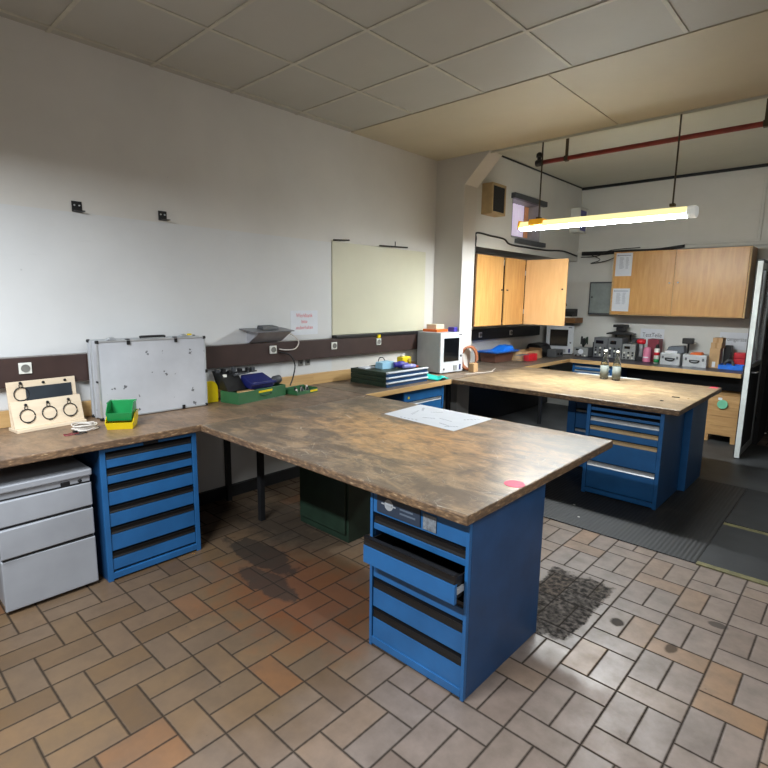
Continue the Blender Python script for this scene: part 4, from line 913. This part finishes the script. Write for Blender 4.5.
tag(MB().tube(bez([(0.42, 3.84, zt+0.036), (0.45, 3.92, zt+0.036), (0.46, 4.00, zt+0.03)], 6), [0.026]*4+[0.034]*5+[0.022]*(13-9), None, 12).build('plastic_bag', mt_purple, None), 'crumpled dark violet bag on the stacked flat drawers', 'bag')
tag(MB().tube(bez([(0.52, 3.87, zt+0.024), (0.55, 3.95, zt+0.026), (0.54, 4.02, zt+0.022)], 6), [0.020]*4+[0.024]*5+[0.018]*4, None, 12).build('plastic_bag', M('pale_violet_bag', (150, 150, 214), 0.4), None), 'crumpled pale violet bag beside the dark violet one', 'bag')
yt = thing('yellow_device', 'yellow measuring device with white cap lying on the stacked drawers', 'device', (0.36, 4.03, zt+0.03))
MB().box(0.33, 0.41, 3.985, 4.125, zt+0.022, zt+0.100).build('body', mt_yellow, yt, 0.012)
MB().lathe([(0.018, 0.0), (0.02, 0.01), (0.012, 0.022)], (0.37, 4.03, zt+0.1002), 'z', 12).build('cap', mt_white, yt)
MB().lathe([(0.026, 0.0), (0.026, 0.006), (0.014, 0.008)], (0.4102, 4.09, zt+0.06), 'x', 16).build('dial', M('ochre', (170, 150, 30), 0.4), yt)
MB().box(0.34, 0.40, 3.995, 4.11, zt, zt+0.0218).build('stand', mt_instrd, yt, 0.003)
item('rag', M('rust_rag', (190, 80, 50), 0.8, bump=0.4), 'small rust red rag in front of the yellow device', 'rag', [(0.44, 0.52, 4.03, 4.115, zt, zt+0.018)], 0.007)
tag(MB().tube([(0.24+0.045*math.cos(2*PI*k/18), 3.86, zt+0.05+0.045*math.sin(2*PI*k/18)) for k in range(18)], 0.005, None, 7, True).build('wire_loop', mt_instrd), 'grey wire loop standing behind the light blue carton', 'wire')
# turquoise cloth
cl = bmesh.new()
random.seed(11); G = {}
for i in range(13):
    for j in range(9):
        u_, v_ = i/12, j/8
        x = 0.43+0.27*u_+0.03*math.sin(v_*5); y = 4.20+0.24*v_-0.03*u_*math.sin(v_*3)
        zz = WT+0.004+0.034*max(0, math.sin(u_*7+v_*3))*(1-abs(2*v_-1)**3)+0.012*(1-u_)
        G[i, j] = cl.verts.new((x, y, zz))
for i in range(12):
    for j in range(8):
        f = cl.faces.new((G[i, j], G[i+1, j], G[i+1, j+1], G[i, j+1])); f.smooth = True
mb_ = MB(); mb_.bm.free(); mb_.bm = cl
o = mb_.build('cleaning_cloth', mt_turq); sd = o.modifiers.new('thick', 'SOLIDIFY'); sd.thickness = 0.003; sd.offset = 1
tag(o, 'turquoise cleaning cloth lying in front of the grey test oven', 'cloth')

# ---- ovens (white boxes with black window)
def oven(label, loc, rz, w, d, h, side):
    o = thing('test_oven', label, 'oven', loc, rz, 'white ovens')
    MB().box(0, w, 0.021, d, 0.012, h).build('body', side, o, 0.005, False)
    f = MB().box(0, w, 0.0, 0.0205, 0.012, h).build('front_panel', mt_ovenw, o, 0.004, False)
    bx('window', mt_glassblk, f, w*0.14, w*0.80, -0.006, -0.0003, h*0.30, h*0.87, 0.004, False)
    m = MB().lathe([(0.014, 0.0), (0.013, -0.012), (0.005, -0.014)], (w*0.90, -0.0003, h*0.42), 'y', 14); m.build('knob', mt_instr, f, 0, False)
    m = MB().lathe([(0.012, 0.0), (0.011, -0.010), (0.005, -0.012)], (w*0.16, -0.0003, h*0.12), 'y', 14); m.build('knob', mt_instr, f, 0, False)
    bx('display', mt_instrl, f, w*0.58, w*0.74, -0.004, -0.0003, h*0.07, h*0.19, 0.001, False)
    bx('switch', mt_darkblue, f, w*0.84, w*0.91, -0.004, -0.0003, h*0.07, h*0.21, 0.001, False)
    bx('badge', mt_instr, f, w*0.80, w*0.93, -0.003, -0.0003, h*0.93, h*0.96, 0.0, False)
    for x in (0.03, w-0.05): MB().box(x, x+0.02, 0.04, 0.06, 0, 0.0118).box(x, x+0.02, d-0.06, d-0.04, 0, 0.0118).build('foot', mt_black, o, 0, False)
    return o
oven('grey sided white oven with black window in front of the pillar', (0.425, 4.60, WT+0.0005), PI/2-rad(6), 0.375, 0.36, 0.452, mt_oveng)
wb = MB().box(0.12, 0.26, 4.73, 4.88, 1.3420, 1.395); tag(wb.build('wooden_box', mt_ply, None, 0.003), 'small pale wooden box on top of the oven by the pillar', 'box')
tag(MB().box(0.10, 0.30, 4.69, 4.895, 1.3130, 1.3415).build('flat_box', mt_orange, None, 0.003), 'flat orange box under the small wooden box on the oven', 'box')
tag(MB().box(0.30, 0.385, 4.90, 4.965, 1.3130, 1.365).build('small_box', mt_purple, None, 0.004), 'small violet blue box at the right edge of the oven top', 'box')
oven('white oven with black window in the far left corner', (0.15, 7.70, WT+0.0005), rad(24), 0.40, 0.29, 0.44, mt_ovenw)
# copper hose coil, cardboard
co_ = MB()
for k in range(4):
    cx, cy = 0.455-0.010*k, 5.10+0.025*k
    co_.tube([(cx+0.04*math.cos(2*PI*i/26), cy+0.10*math.cos(2*PI*i/26), WT+0.145+0.132*math.sin(2*PI*i/26)) for i in range(26)], 0.012, None, 8, True)
tag(co_.build('hose_coil', mt_copper), 'coil of copper coloured hose leaning behind the oven by the pillar', 'hose')
tag(bx('carton', mt_cardboard if False else mt_card, None, 0.51, 0.58, 5.03, 5.12, WT+0.0005, WT+0.10, 0.003), 'small tan carton beside the copper hose coil', 'carton')
# white bent wire / strap
tag(MB().tube(bez([(0.62, 4.80, WT+0.005), (0.66, 5.0, WT+0.005), (0.70, 5.22, WT+0.006), (0.66, 5.30, WT+0.005), (0.58, 5.50, WT+0.005)], 8), 0.004, None, 6).build('packing_string', mt_wcable), 'thin white cord lying on the worktop corner right of the oven', 'cord')
# blue tray on brown box
tag(MB().hexa([(0.06, 6.0, WT+0.0005), (0.28, 6.0, WT+0.0005), (0.28, 6.42, WT+0.0005), (0.06, 6.42, WT+0.0005)], [(0.05, 5.97, WT+0.125), (0.30, 5.97, WT+0.125), (0.30, 6.45, WT+0.125), (0.05, 6.45, WT+0.125)]).build('storage_box', M('brown_crate', (96, 62, 50), 0.6), None, 0.005), 'brown box under the bright blue tray left of the open door', 'box')
bt = MB(); bt.hexa([(0.04, 5.95, WT+0.126), (0.33, 5.95, WT+0.126), (0.33, 6.48, WT+0.126), (0.04, 6.48, WT+0.126)], [(0.02, 5.92, WT+0.150), (0.35, 5.92, WT+0.150), (0.35, 6.52, WT+0.150), (0.02, 6.52, WT+0.150)])
bt.hexa([(0.10, 6.15, WT+0.1505), (0.30, 6.15, WT+0.1505), (0.30, 6.45, WT+0.1505), (0.10, 6.45, WT+0.1505)], [(0.14, 6.30, WT+0.215), (0.26, 6.30, WT+0.205), (0.26, 6.48, WT+0.20), (0.14, 6.48, WT+0.215)])
tag(bt.build('blue_tray', mt_bluep, None, 0.006), 'bright blue plastic tray lying on the brown box', 'tray')
tag(bx('red_case', mt_redp, None, 0.40, 0.49, 6.52, 6.76, WT+0.0005, WT+0.095, 0.006), 'red box on the worktop in front of the tan carton', 'box')
cbx = thing('carton', 'open tan carton behind the red box', 'carton', (0.30, 6.8, WT+0.0005))
MB().box(0.18, 0.186, 6.50, 7.10, WT+0.0005, WT+0.12).box(0.384, 0.39, 6.50, 7.10, WT+0.0005, WT+0.12).box(0.186, 0.384, 6.50, 6.506, WT+0.0005, WT+0.12).box(0.186, 0.384, 7.094, 7.10, WT+0.0005, WT+0.14).box(0.186, 0.384, 6.506, 7.094, WT+0.0005, WT+0.006).build('walls', mt_card, cbx)
wbk = MB()
for i in range(6): wbk.tube([(0.42+0.018*i, 6.24, WT+0.003), (0.42+0.018*i, 6.24, WT+0.10), (0.42+0.018*i, 6.46, WT+0.10), (0.42+0.018*i, 6.46, WT+0.003)], 0.0025, None, 6)
wbk.tube([(0.41, 6.24, WT+0.10), (0.52, 6.24, WT+0.10)], 0.003, None, 6).tube([(0.41, 6.46, WT+0.10), (0.52, 6.46, WT+0.10)], 0.003, None, 6).tube([(0.41, 6.24, WT+0.05), (0.52, 6.24, WT+0.05)], 0.003, None, 6)
tag(wbk.build('wire_basket', mt_instr), 'small grey wire basket left of the red box', 'basket')
bgm = MB().hexa([(0.06, 7.14, WT+0.0005), (0.36, 7.14, WT+0.0005), (0.36, 7.62, WT+0.0005), (0.06, 7.62, WT+0.0005)], [(0.10, 7.20, WT+0.19), (0.30, 7.20, WT+0.17), (0.28, 7.55, WT+0.18), (0.10, 7.55, WT+0.19)])
tag(bgm.build('black_bag', mt_black, None, 0.03), 'black bag in front of the corner oven', 'bag')
ms = thing('bench_device', 'grey bench device with dark knobs in front of the corner oven', 'device', (0.5, 7.35, WT+0.0005))
MB().box(0.38, 0.52, 7.28, 7.52, WT+0.0005, WT+0.11).build('body', mt_instr, ms, 0.006)
for y in (7.34, 7.44): MB().lathe([(0.022, 0), (0.020, 0.015), (0.008, 0.018)], (0.5205, y, WT+0.05), 'x', 14).build('knob', mt_black, ms)

# ================================================================== FAR WORKTOP: INSTRUMENTS AND BOXES
B0 = WT+0.0005
def instrument(label, x, y, w, d, h, face, rows=3, seed=1, foot=True):
    o = thing('lab_instrument', label, 'instrument', (x, y, B0), 0, 'measuring instruments on the far worktop')
    MB().box(x-w/2, x+w/2, y+0.0105, y+d, B0+0.008, B0+h).build('housing', mt_instr, o, 0.004)
    f = MB().box(x-w/2, x+w/2, y, y+0.01, B0+0.008, B0+h).build('front_panel', face, o, 0.002)
    rnd = random.Random(seed)
    bx('display', mt_glassblk, f, x-w*0.36, x+w*rnd.uniform(0.05, 0.2), y-0.003, y-0.0003, B0+h*0.70, B0+h*0.86, 0.001)
    for r in range(rows):
        for c in range(3):
            kx = x-w*0.32+w*0.32*c; kz = B0+h*(0.14+0.48*r/max(rows, 1))
            MB().lathe([(0.013, 0.0), (0.012, -0.012), (0.006, -0.015)], (kx, y-0.0003, kz), 'y', 12).build('knob', mt_black if (r+c+seed) % 3 else mt_white, f)
    for sx_ in (-1, 1): MB().box(x+sx_*w*0.38-0.012, x+sx_*w*0.38+0.012, y+0.015, y+d-0.02, B0, B0+0.0078).build('foot', mt_black, o)
    return o
ins = instrument('low wide grey meter with a dial right of the corner oven', 0.70, 7.72, 0.21, 0.24, 0.135, mt_instrl, 1, 1)
MB().lathe([(0.040, 0.0), (0.040, -0.004), (0.036, -0.005)], (0.70, 7.7197, B0+0.075), 'y', 20).build('dial', mt_paper, ins)
pd = thing('cable_bunch', 'dark bunch of test leads lying on the low dial meter', 'test leads', (0.69, 7.83, B0+0.136))
random.seed(21)
for k in range(9):
    a = random.uniform(0, 6.28); r = random.uniform(0.02, 0.07)
    MB().tube(bez([(0.69, 7.82, B0+0.142), (0.69+r*math.cos(a)*0.7, 7.82+r*math.sin(a)*0.5, B0+0.21), (0.69+r*math.cos(a), 7.82+r*math.sin(a)*0.6, B0+random.uniform(0.24, 0.30)), (0.69+1.1*r*math.cos(a+0.5), 7.82+0.5*r*math.sin(a+0.5), B0+0.18)], 6), 0.011, None, 7).build('lead', mt_black if k % 3 else mt_green, pd)
instrument('dark grey two-row instrument, second from the corner oven', 0.955, 7.80, 0.20, 0.26, 0.295, mt_instr, 4, 2)
instrument('grey instrument under the black monitor stand', 1.165, 7.78, 0.19, 0.26, 0.300, mt_instr, 4, 3)
instrument('light faced instrument left of the red and black drill', 1.353, 7.80, 0.175, 0.24, 0.225, mt_instrl, 3, 4)
tag(MB().box(0.824, 0.836, 7.84, 8.0, B0, B0+0.22).lathe([(0.014, 0.22), (0.02, 0.24), (0.014, 0.27)], (0.830, 7.92, B0), 'z', 12).build('gooseneck_light', mt_black, None, 0.002), 'black upright clamp between the dial meter and the next instrument', 'clamp')
ms2 = thing('monitor_stand', 'black sloping stand with a black camera head behind the instruments', 'stand', (1.16, 7.95, B0))
MB().prism([(1.00, B0+0.345), (1.00, B0+0.365), (1.12, B0+0.395), (1.22, B0+0.395), (1.36, B0+0.365), (1.36, B0+0.345)], 'y', 7.86, 8.06).build('hood', mt_black, ms2, 0.006)
MB().box(1.12, 1.23, 7.90, 8.02, B0+0.3955, B0+0.45).box(1.08, 1.26, 7.88, 8.04, B0+0.4505, B0+0.49).build('head', mt_black, ms2, 0.008)
MB().box(1.262, 1.282, 8.072, 8.092, B0, B0+0.344).box(1.058, 1.078, 8.072, 8.092, B0, B0+0.344).build('leg', mt_blacksteel, ms2, 0.002)
item('power_supply', mt_instrd, 'dark box behind the light faced instrument', 'box', [(1.31, 1.46, 8.045, 8.096, B0, B0+0.30)])
dk = thing('hand_drill', 'red and black cordless tool standing upright on the far worktop', 'tool', (1.505, 7.82, B0))
MB().box(1.465, 1.545, 7.79, 7.90, B0, B0+0.06).build('battery', mt_black, dk, 0.006)
MB().tube([(1.505, 7.845, B0+0.0605), (1.505, 7.84, B0+0.15), (1.505, 7.83, B0+0.235)], [0.030, 0.026, 0.030], None, 12).build('grip', M('grey_grip', (150, 150, 152), 0.5), dk)
MB().tube([(1.455, 7.81, B0+0.272), (1.48, 7.81, B0+0.272), (1.56, 7.82, B0+0.272)], [0.026, 0.036, 0.034], None, 14).build('motor', mt_redp, dk)
MB().tube([(1.43, 7.81, B0+0.272), (1.4545, 7.81, B0+0.272)], [0.018, 0.024], None, 12).build('chuck', mt_black, dk)
pb_ = thing('spray_bottle', 'pink plastic bottle between the red tool and the spray can', 'bottle', (1.61, 7.76, B0))
MB().lathe([(0.045, 0), (0.052, 0.01), (0.050, 0.15), (0.046, 0.19), (0.03, 0.205)], (1.61, 7.76, B0), 'z', 18).build('body', mt_pink, pb_)
bx('label', mt_paper, pb_, 1.575, 1.645, 7.706, 7.7085, B0+0.06, B0+0.075)
tag(bx('maroon_box', mt_maroon, None, 1.575, 1.72, 7.86, 8.05, B0, B0+0.31, 0.005), 'dark red box standing behind the pink bottle', 'box')
cn = thing('spray_can', 'white spray can with red and green print left of the silver cases', 'spray can', (1.755, 7.68, B0))
MB().lathe([(0.034, 0), (0.034, 0.19), (0.026, 0.205)], (1.755, 7.68, B0), 'z', 18).build('body', mt_white, cn)
MB().lathe([(0.0346, 0.015), (0.0346, 0.06)], (1.755, 7.68, B0), 'z', 18).build('green_band', mt_greenp, cn)
MB().lathe([(0.0346, 0.11), (0.0346, 0.15)], (1.755, 7.68, B0), 'z', 18).build('red_band', mt_redp, cn)
MB().lathe([(0.022, 0.2055), (0.022, 0.23), (0.015, 0.255), (0.006, 0.258)], (1.755, 7.68, B0), 'z', 14).build('cap', mt_black, cn)
def small_case(label, x, y, w, d, h):
    o = thing('metal_case', label, 'case', (x, y, B0), 0, 'small silver cases on the far worktop')
    MB().box(x-w/2, x+w/2, y, y+d, B0, B0+h*0.62).build('lower_shell', mt_alu, o, 0.006)
    MB().box(x-w/2, x+w/2, y, y+d, B0+h*0.63, B0+h).build('lid', mt_alu, o, 0.006)
    MB().tube(bez([(x-0.05, y-0.002, B0+h*0.55), (x-0.045, y-0.02, B0+h*0.45), (x, y-0.024, B0+h*0.40), (x+0.045, y-0.02, B0+h*0.45), (x+0.05, y-0.002, B0+h*0.55)], 6), 0.008, None, 8).build('handle', mt_black, o)
    MB().box(x-0.06, x+0.06, y-0.003, y-0.0003, B0+h*0.50, B0+h*0.60).build('handle_plate', mt_black, o, 0.001)
    for s in (-1, 1): MB().box(x+s*w*0.36-0.012, x+s*w*0.36+0.012, y-0.004, y-0.0003, B0+h*0.52, B0+h*0.76).build('latch', mt_instr, o, 0.001)
    return o
small_case('left small silver carrying case under a grey pouch', 1.935, 7.62, 0.24, 0.26, 0.155)
small_case('right small silver carrying case with an orange cloth on it', 2.225, 7.60, 0.27, 0.26, 0.155)
tag(MB().hexa([(1.85, 7.70, B0+0.156), (2.08, 7.70, B0+0.156), (2.08, 7.87, B0+0.156), (1.85, 7.87, B0+0.156)], [(1.88, 7.72, B0+0.235), (2.06, 7.72, B0+0.255), (2.06, 7.86, B0+0.255), (1.88, 7.86, B0+0.235)]).build('grey_pouch', M('slate_pouch', (92, 98, 106), 0.7, bump=0.2), None, 0.012), 'grey pouch lying on the left small silver case', 'pouch')
item('white_card', mt_paper, 'white card leaning on the front of the grey pouch', 'card', [(1.86, 2.0, 7.66, 7.69, B0+0.156, B0+0.185)], 0.002)
pt = thing('camera_tripod_head', 'black camera-like head standing behind the left silver case', 'camera', (2.06, 7.95, B0))
MB().tube([(2.06, 7.96, B0), (2.06, 7.96, B0+0.27)], 0.012, None, 10).build('post', mt_black, pt)
MB().box(1.99, 2.12, 7.91, 8.0, B0+0.2705, B0+0.345).build('head', mt_black, pt, 0.008)
tag(MB().hexa([(2.15, 7.64, B0+0.156), (2.30, 7.63, B0+0.156), (2.30, 7.78, B0+0.156), (2.15, 7.78, B0+0.156)], [(2.17, 7.65, B0+0.18), (2.28, 7.66, B0+0.176), (2.28, 7.76, B0+0.19), (2.18, 7.77, B0+0.185)]).build('orange_cloth', mt_orange, None, 0.006), 'orange cloth lying on the right small silver case', 'cloth')
# cardboard boxes
bxl = thing('carton', 'tall tan carton with a white label right of the silver cases', 'carton', (2.43, 7.76, B0))
bx('box', mt_card, bxl, 2.36, 2.475, 7.72, 7.88, B0, B0+0.25, 0.002); bx('label', mt_paper, bxl, 2.40, 2.435, 7.7185, 7.7197, B0+0.01, B0+0.08)
b2 = thing('carton', 'tan carton stacked on the tall carton with the white label', 'carton', (2.43, 7.78, B0+0.251), rad(-6))
bx('box', mt_card, b2, -0.06, 0.06, -0.06, 0.09, 0, 0.07, 0.002, False); bx('tape', M('brown_tape', (166, 126, 82), 0.4), b2, -0.012, 0.012, -0.0612, -0.0603, 0.0, 0.07, 0, False)
b3 = thing('carton', 'topmost tan carton of the carton stack on the far worktop', 'carton', (2.435, 7.80, B0+0.3215), rad(-3))
bx('box', mt_card, b3, -0.055, 0.055, -0.06, 0.08, 0, 0.06, 0.002, False); bx('tape', MATS['brown_tape'], b3, -0.012, 0.012, -0.0612, -0.0603, 0.0, 0.06, 0, False)
tag(bx('black_box', mt_black, None, 2.482, 2.56, 7.90, 8.04, B0, B0+0.28, 0.006), 'black box behind the carton stack', 'box')
btr = thing('storage_tray', 'low blue tray at the right end of the far worktop', 'tray', (2.60, 7.85, B0))
MB().box(2.48, 2.74, 7.66, 7.88, B0, B0+0.005).box(2.48, 2.74, 7.66, 7.665, B0+0.005, B0+0.055).box(2.48, 2.74, 7.875, 7.88, B0+0.005, B0+0.055).box(2.48, 2.485, 7.665, 7.875, B0+0.005, B0+0.055).box(2.735, 2.74, 7.665, 7.875, B0+0.005, B0+0.055).build('tray', mt_bluep, btr, 0.002)
rb = thing('red_box', 'red plastic tool box standing behind the low blue tray', 'box', (2.65, 7.95, B0))
bx('body', mt_redp, rb, 2.60, 2.72, 7.89, 8.02, B0, B0+0.12, 0.006); bx('lid', mt_redp, rb, 2.597, 2.723, 7.888, 8.022, B0+0.121, B0+0.20, 0.01)
tag(MB().tube(bez([(2.52, 7.78, B0+0.03), (2.55, 7.76, B0+0.09), (2.60, 7.78, B0+0.10), (2.63, 7.77, B0+0.03)], 8), 0.018, None, 10).build('hand_tool', mt_instrd), 'dark grey tool lying in the low blue tray', 'tool')
# paper signs on the far wall
for x0, x1, body, label, s in ((1.385, 1.70, 'TestTeile', 'white paper sign on the far wall behind the red tool', 0.085), (2.375, 2.70, 'Stromgeräte', 'white paper sign on the far wall behind the carton stack', 0.070)):
    s_ = thing('paper_sign', label, 'sign', ((x0+x1)/2, 8.149, 1.08), 0, 'paper signs on the far wall')
    bx('sheet', mt_paper, s_, x0, x1, 8.1470, 8.1492, 1.08, 1.30); text('lettering', body, s, mt_instrd, s_, ((x0+x1)/2, 8.1464, 1.21), (rad(90), 0, 0), sx=0.8)

# ================================================================== ISLAND TOP THINGS
pp = thing('paper_sheet', 'large white drawing sheet with faint pencil lines on the front island', 'paper', (1.66, 2.9, WT+0.0008))
m = MB(); m.prism([(1.357, 2.692), (1.325, 3.146), (1.985, 3.118), (1.996, 2.640)], 'z', WT+0.0008, WT+0.0022); m.build('sheet', mt_paper, pp)
m = MB()
for (a, b_) in (((1.50, 2.70), (1.66, 2.71)), ((1.45, 2.95), (1.50, 2.80)), ((1.80, 2.75), (1.90, 2.72)), ((1.86, 2.95), (1.93, 3.05)), ((1.42, 3.05), (1.48, 2.96)), ((1.55, 2.98), (1.62, 3.04)), ((1.72, 2.86), (1.84, 2.84)), ((1.62, 2.80), (1.70, 2.84)), ((1.88, 2.70), (1.95, 2.76))):
    a, b_ = Vector(a), Vector(b_)
    for k in range(5):
        q = a.lerp(b_, k/5); m.box(q.x, q.x+0.018, q.y, q.y+0.005, WT+0.00225, WT+0.0027)
m.build('pencil_marks', M('pencil_grey', (126, 128, 142), 0.6), pp)
st = MB().lathe([(0.046, 0), (0.046, 0.0012), (0.044, 0.0014)], (2.742, 2.055, WT+0.0004), 'z', 26)
tag(st.build('round_sticker', mt_pinkpaint), 'round pink sticker near the right edge of the front island', 'sticker')
tag(MB().box(2.745, 2.81, 5.86, 5.935, WT+0.0004, WT+0.0016).build('square_sticker', mt_pinkpaint), 'pink sticker at the far right corner of the rear island', 'sticker')
for x, y, l in ((2.62, 4.75, 'left of two small dark clips on the rear island'), (2.66, 5.02, 'right of two small dark clips on the rear island')):
    tag(MB().box(x-0.012 if y < 5 else x-0.03, x+0.012 if y < 5 else x+0.03, y-0.012, y+0.012, WT+0.0005, WT+0.006).build('metal_clip', mt_black, None, 0.002), l, 'clip')
def bottle(x, y, label):
    o = thing('glass_bottle', label, 'bottle', (x, y, WT+0.0006), 0, 'clear glass bottles on the rear island')
    outer = [(0.030, 0.0), (0.040, 0.004), (0.041, 0.02), (0.041, 0.155), (0.037, 0.185), (0.024, 0.232), (0.0155, 0.262), (0.0145, 0.288)]
    inner = [(0.011, 0.287), (0.012, 0.262), (0.020, 0.232), (0.033, 0.185), (0.037, 0.155), (0.037, 0.02), (0.034, 0.010)]
    MB().lathe(outer+inner, (0, 0, 0), 'z', 24).build('body', mt_glass, o, 0, False)
    MB().lathe([(0.0416, 0.02), (0.0416, 0.15), (0.0414, 0.15), (0.0414, 0.02)], (0, 0, 0), 'z', 24).build('label', M('bottle_label', (112, 118, 112), 0.6), o, 0, False)
    MB().lathe([(0.0165, 0.2885), (0.0165, 0.308), (0.012, 0.312)], (0, 0, 0), 'z', 18).build('cap', mt_white, o, 0, False)
bottle(1.805, 5.66, 'left of two clear glass bottles with white caps on the rear island')
bottle(1.935, 5.645, 'right of two clear glass bottles with white caps on the rear island')
tag(MB().box(1.42, 2.10, 5.87, 5.945, WT+0.0004, WT+0.003).build('white_strip', M('dull_white_strip', (176, 180, 178), 0.5), None, 0), 'white strip lying along the back edge of the rear island', 'strip')

# ================================================================== CRATE AND DOOR
cr = thing('wooden_crate', 'pale wooden crate on short feet under the right end of the far worktop', 'crate', (2.63, 7.56, 0.003))
m = MB(); m.box(2.452, 2.468, 7.332, 7.80, 0.092, 0.56).box(2.80, 2.816, 7.332, 7.80, 0.092, 0.56).box(2.468, 2.80, 7.784, 7.80, 0.092, 0.56).box(2.468, 2.80, 7.348, 7.784, 0.092, 0.108)
m.build('body', mt_crate, cr, 0.002)
m = MB()
for k in range(4): m.box(2.452, 2.816, 7.318, 7.3315, 0.092+0.117*k, 0.092+0.1155*(k+1)+0.001*k)
m.build('front_board', mt_crate, cr, 0.002)
bx('lid', mt_crate, cr, 2.445, 2.823, 7.312, 7.806, 0.5605, 0.578, 0.002)
for x in (2.452, 2.75):
    for y in (7.325, 7.73): bx('foot', mt_crate, cr, x, x+0.066, y, y+0.066, 0.0035, 0.0915, 0.002)
gl = thing('sticker_roll', 'round mint green disc hanging on the front of the wooden crate', 'disc', (2.63, 7.31, 0.44))
MB().lathe([(0.050, 0.0), (0.055, -0.004), (0.055, -0.022), (0.050, -0.026)], (2.635, 7.317, 0.475), 'y', 24).build('disc', mt_greenlid, gl)
bx('tag', mt_paper, gl, 2.585, 2.625, 7.302, 7.3165, 0.525, 0.553, 0.002)
dl = thing('glazed_door', 'narrow metal framed door standing open with glass above a dark panel', 'door', (2.96, 7.5, 0.0))
X0, X1 = 2.905, 2.945; Y0, Y1 = 6.665, 7.50
mt_doorf = M('door_frame_grey', (150, 152, 152), 0.4, 0.5, var=0.1)
m = MB(); m.box(X0, X1, Y0+0.012, Y0+0.075, 0.02, 2.10).box(X0, X1, Y1-0.075, Y1, 0.02, 2.10).box(X0, X1, Y0+0.075, Y1-0.075, 2.03, 2.10).box(X0, X1, Y0+0.075, Y1-0.075, 0.985, 1.03).box(X0, X1, Y0+0.075, Y1-0.075, 0.02, 0.10).box(X0, X1, Y0+0.30, Y0+0.335, 1.03, 2.03)
m.build('frame', mt_doorf, dl, 0.004)
bx('gasket', mt_black, dl, X0-0.012, X0-0.0045, Y0, Y0+0.03, 0.015, 2.11, 0.002)
bx('edge_strip', M('pale_edge_strip', (206, 210, 208), 0.4), dl, X0-0.004, X1+0.004, Y0, Y0+0.0115, 0.015, 2.11, 0.002)
bx('top_cap', mt_black, dl, X0-0.01, X1+0.01, Y0+0.012, Y1, 2.1005, 2.125, 0.003)
bx('lower_panel', mt_blacksteel, dl, X0+0.006, X1-0.006, Y0+0.0755, Y1-0.0755, 0.1005, 0.9845, 0.002)
bx('pane', mt_pane, dl, X0+0.016, X1-0.016, Y0+0.0755, Y0+0.2995, 1.0305, 2.0295)
bx('pane', mt_pane, dl, X0+0.016, X1-0.016, Y0+0.3355, Y1-0.0755, 1.0305, 2.0295)
MB().tube(bez([(X1+0.001, Y0+0.12, 0.945), (X1+0.04, Y0+0.12, 0.945), (X1+0.045, Y0+0.15, 0.945), (X1+0.045, Y0+0.24, 0.945)], 6), 0.009, None, 8).build('handle', mt_alu, dl)
bx('lock_plate', mt_black, dl, X1+0.0003, X1+0.006, Y0+0.09, Y0+0.15, 0.90, 1.0, 0.002)
for z in (0.3, 1.1, 1.8): MB().tube([(2.955, Y1+0.012, z), (2.955, Y1+0.012, z+0.1)], 0.011, None, 10).build('hinge', mt_blacksteel, dl)
# small litter on the floor
for x, y, l in ((2.2, 4.12, 'tiny white scrap on the ribbed mat in front of the rear cabinet'), (2.33, 3.9, 'second tiny white scrap on the ribbed mat')):
    tag(MB().box(x-0.008, x+0.008, y-0.006, y+0.006, 0.0075, 0.010).build('paper_scrap', mt_white), l, 'scrap')
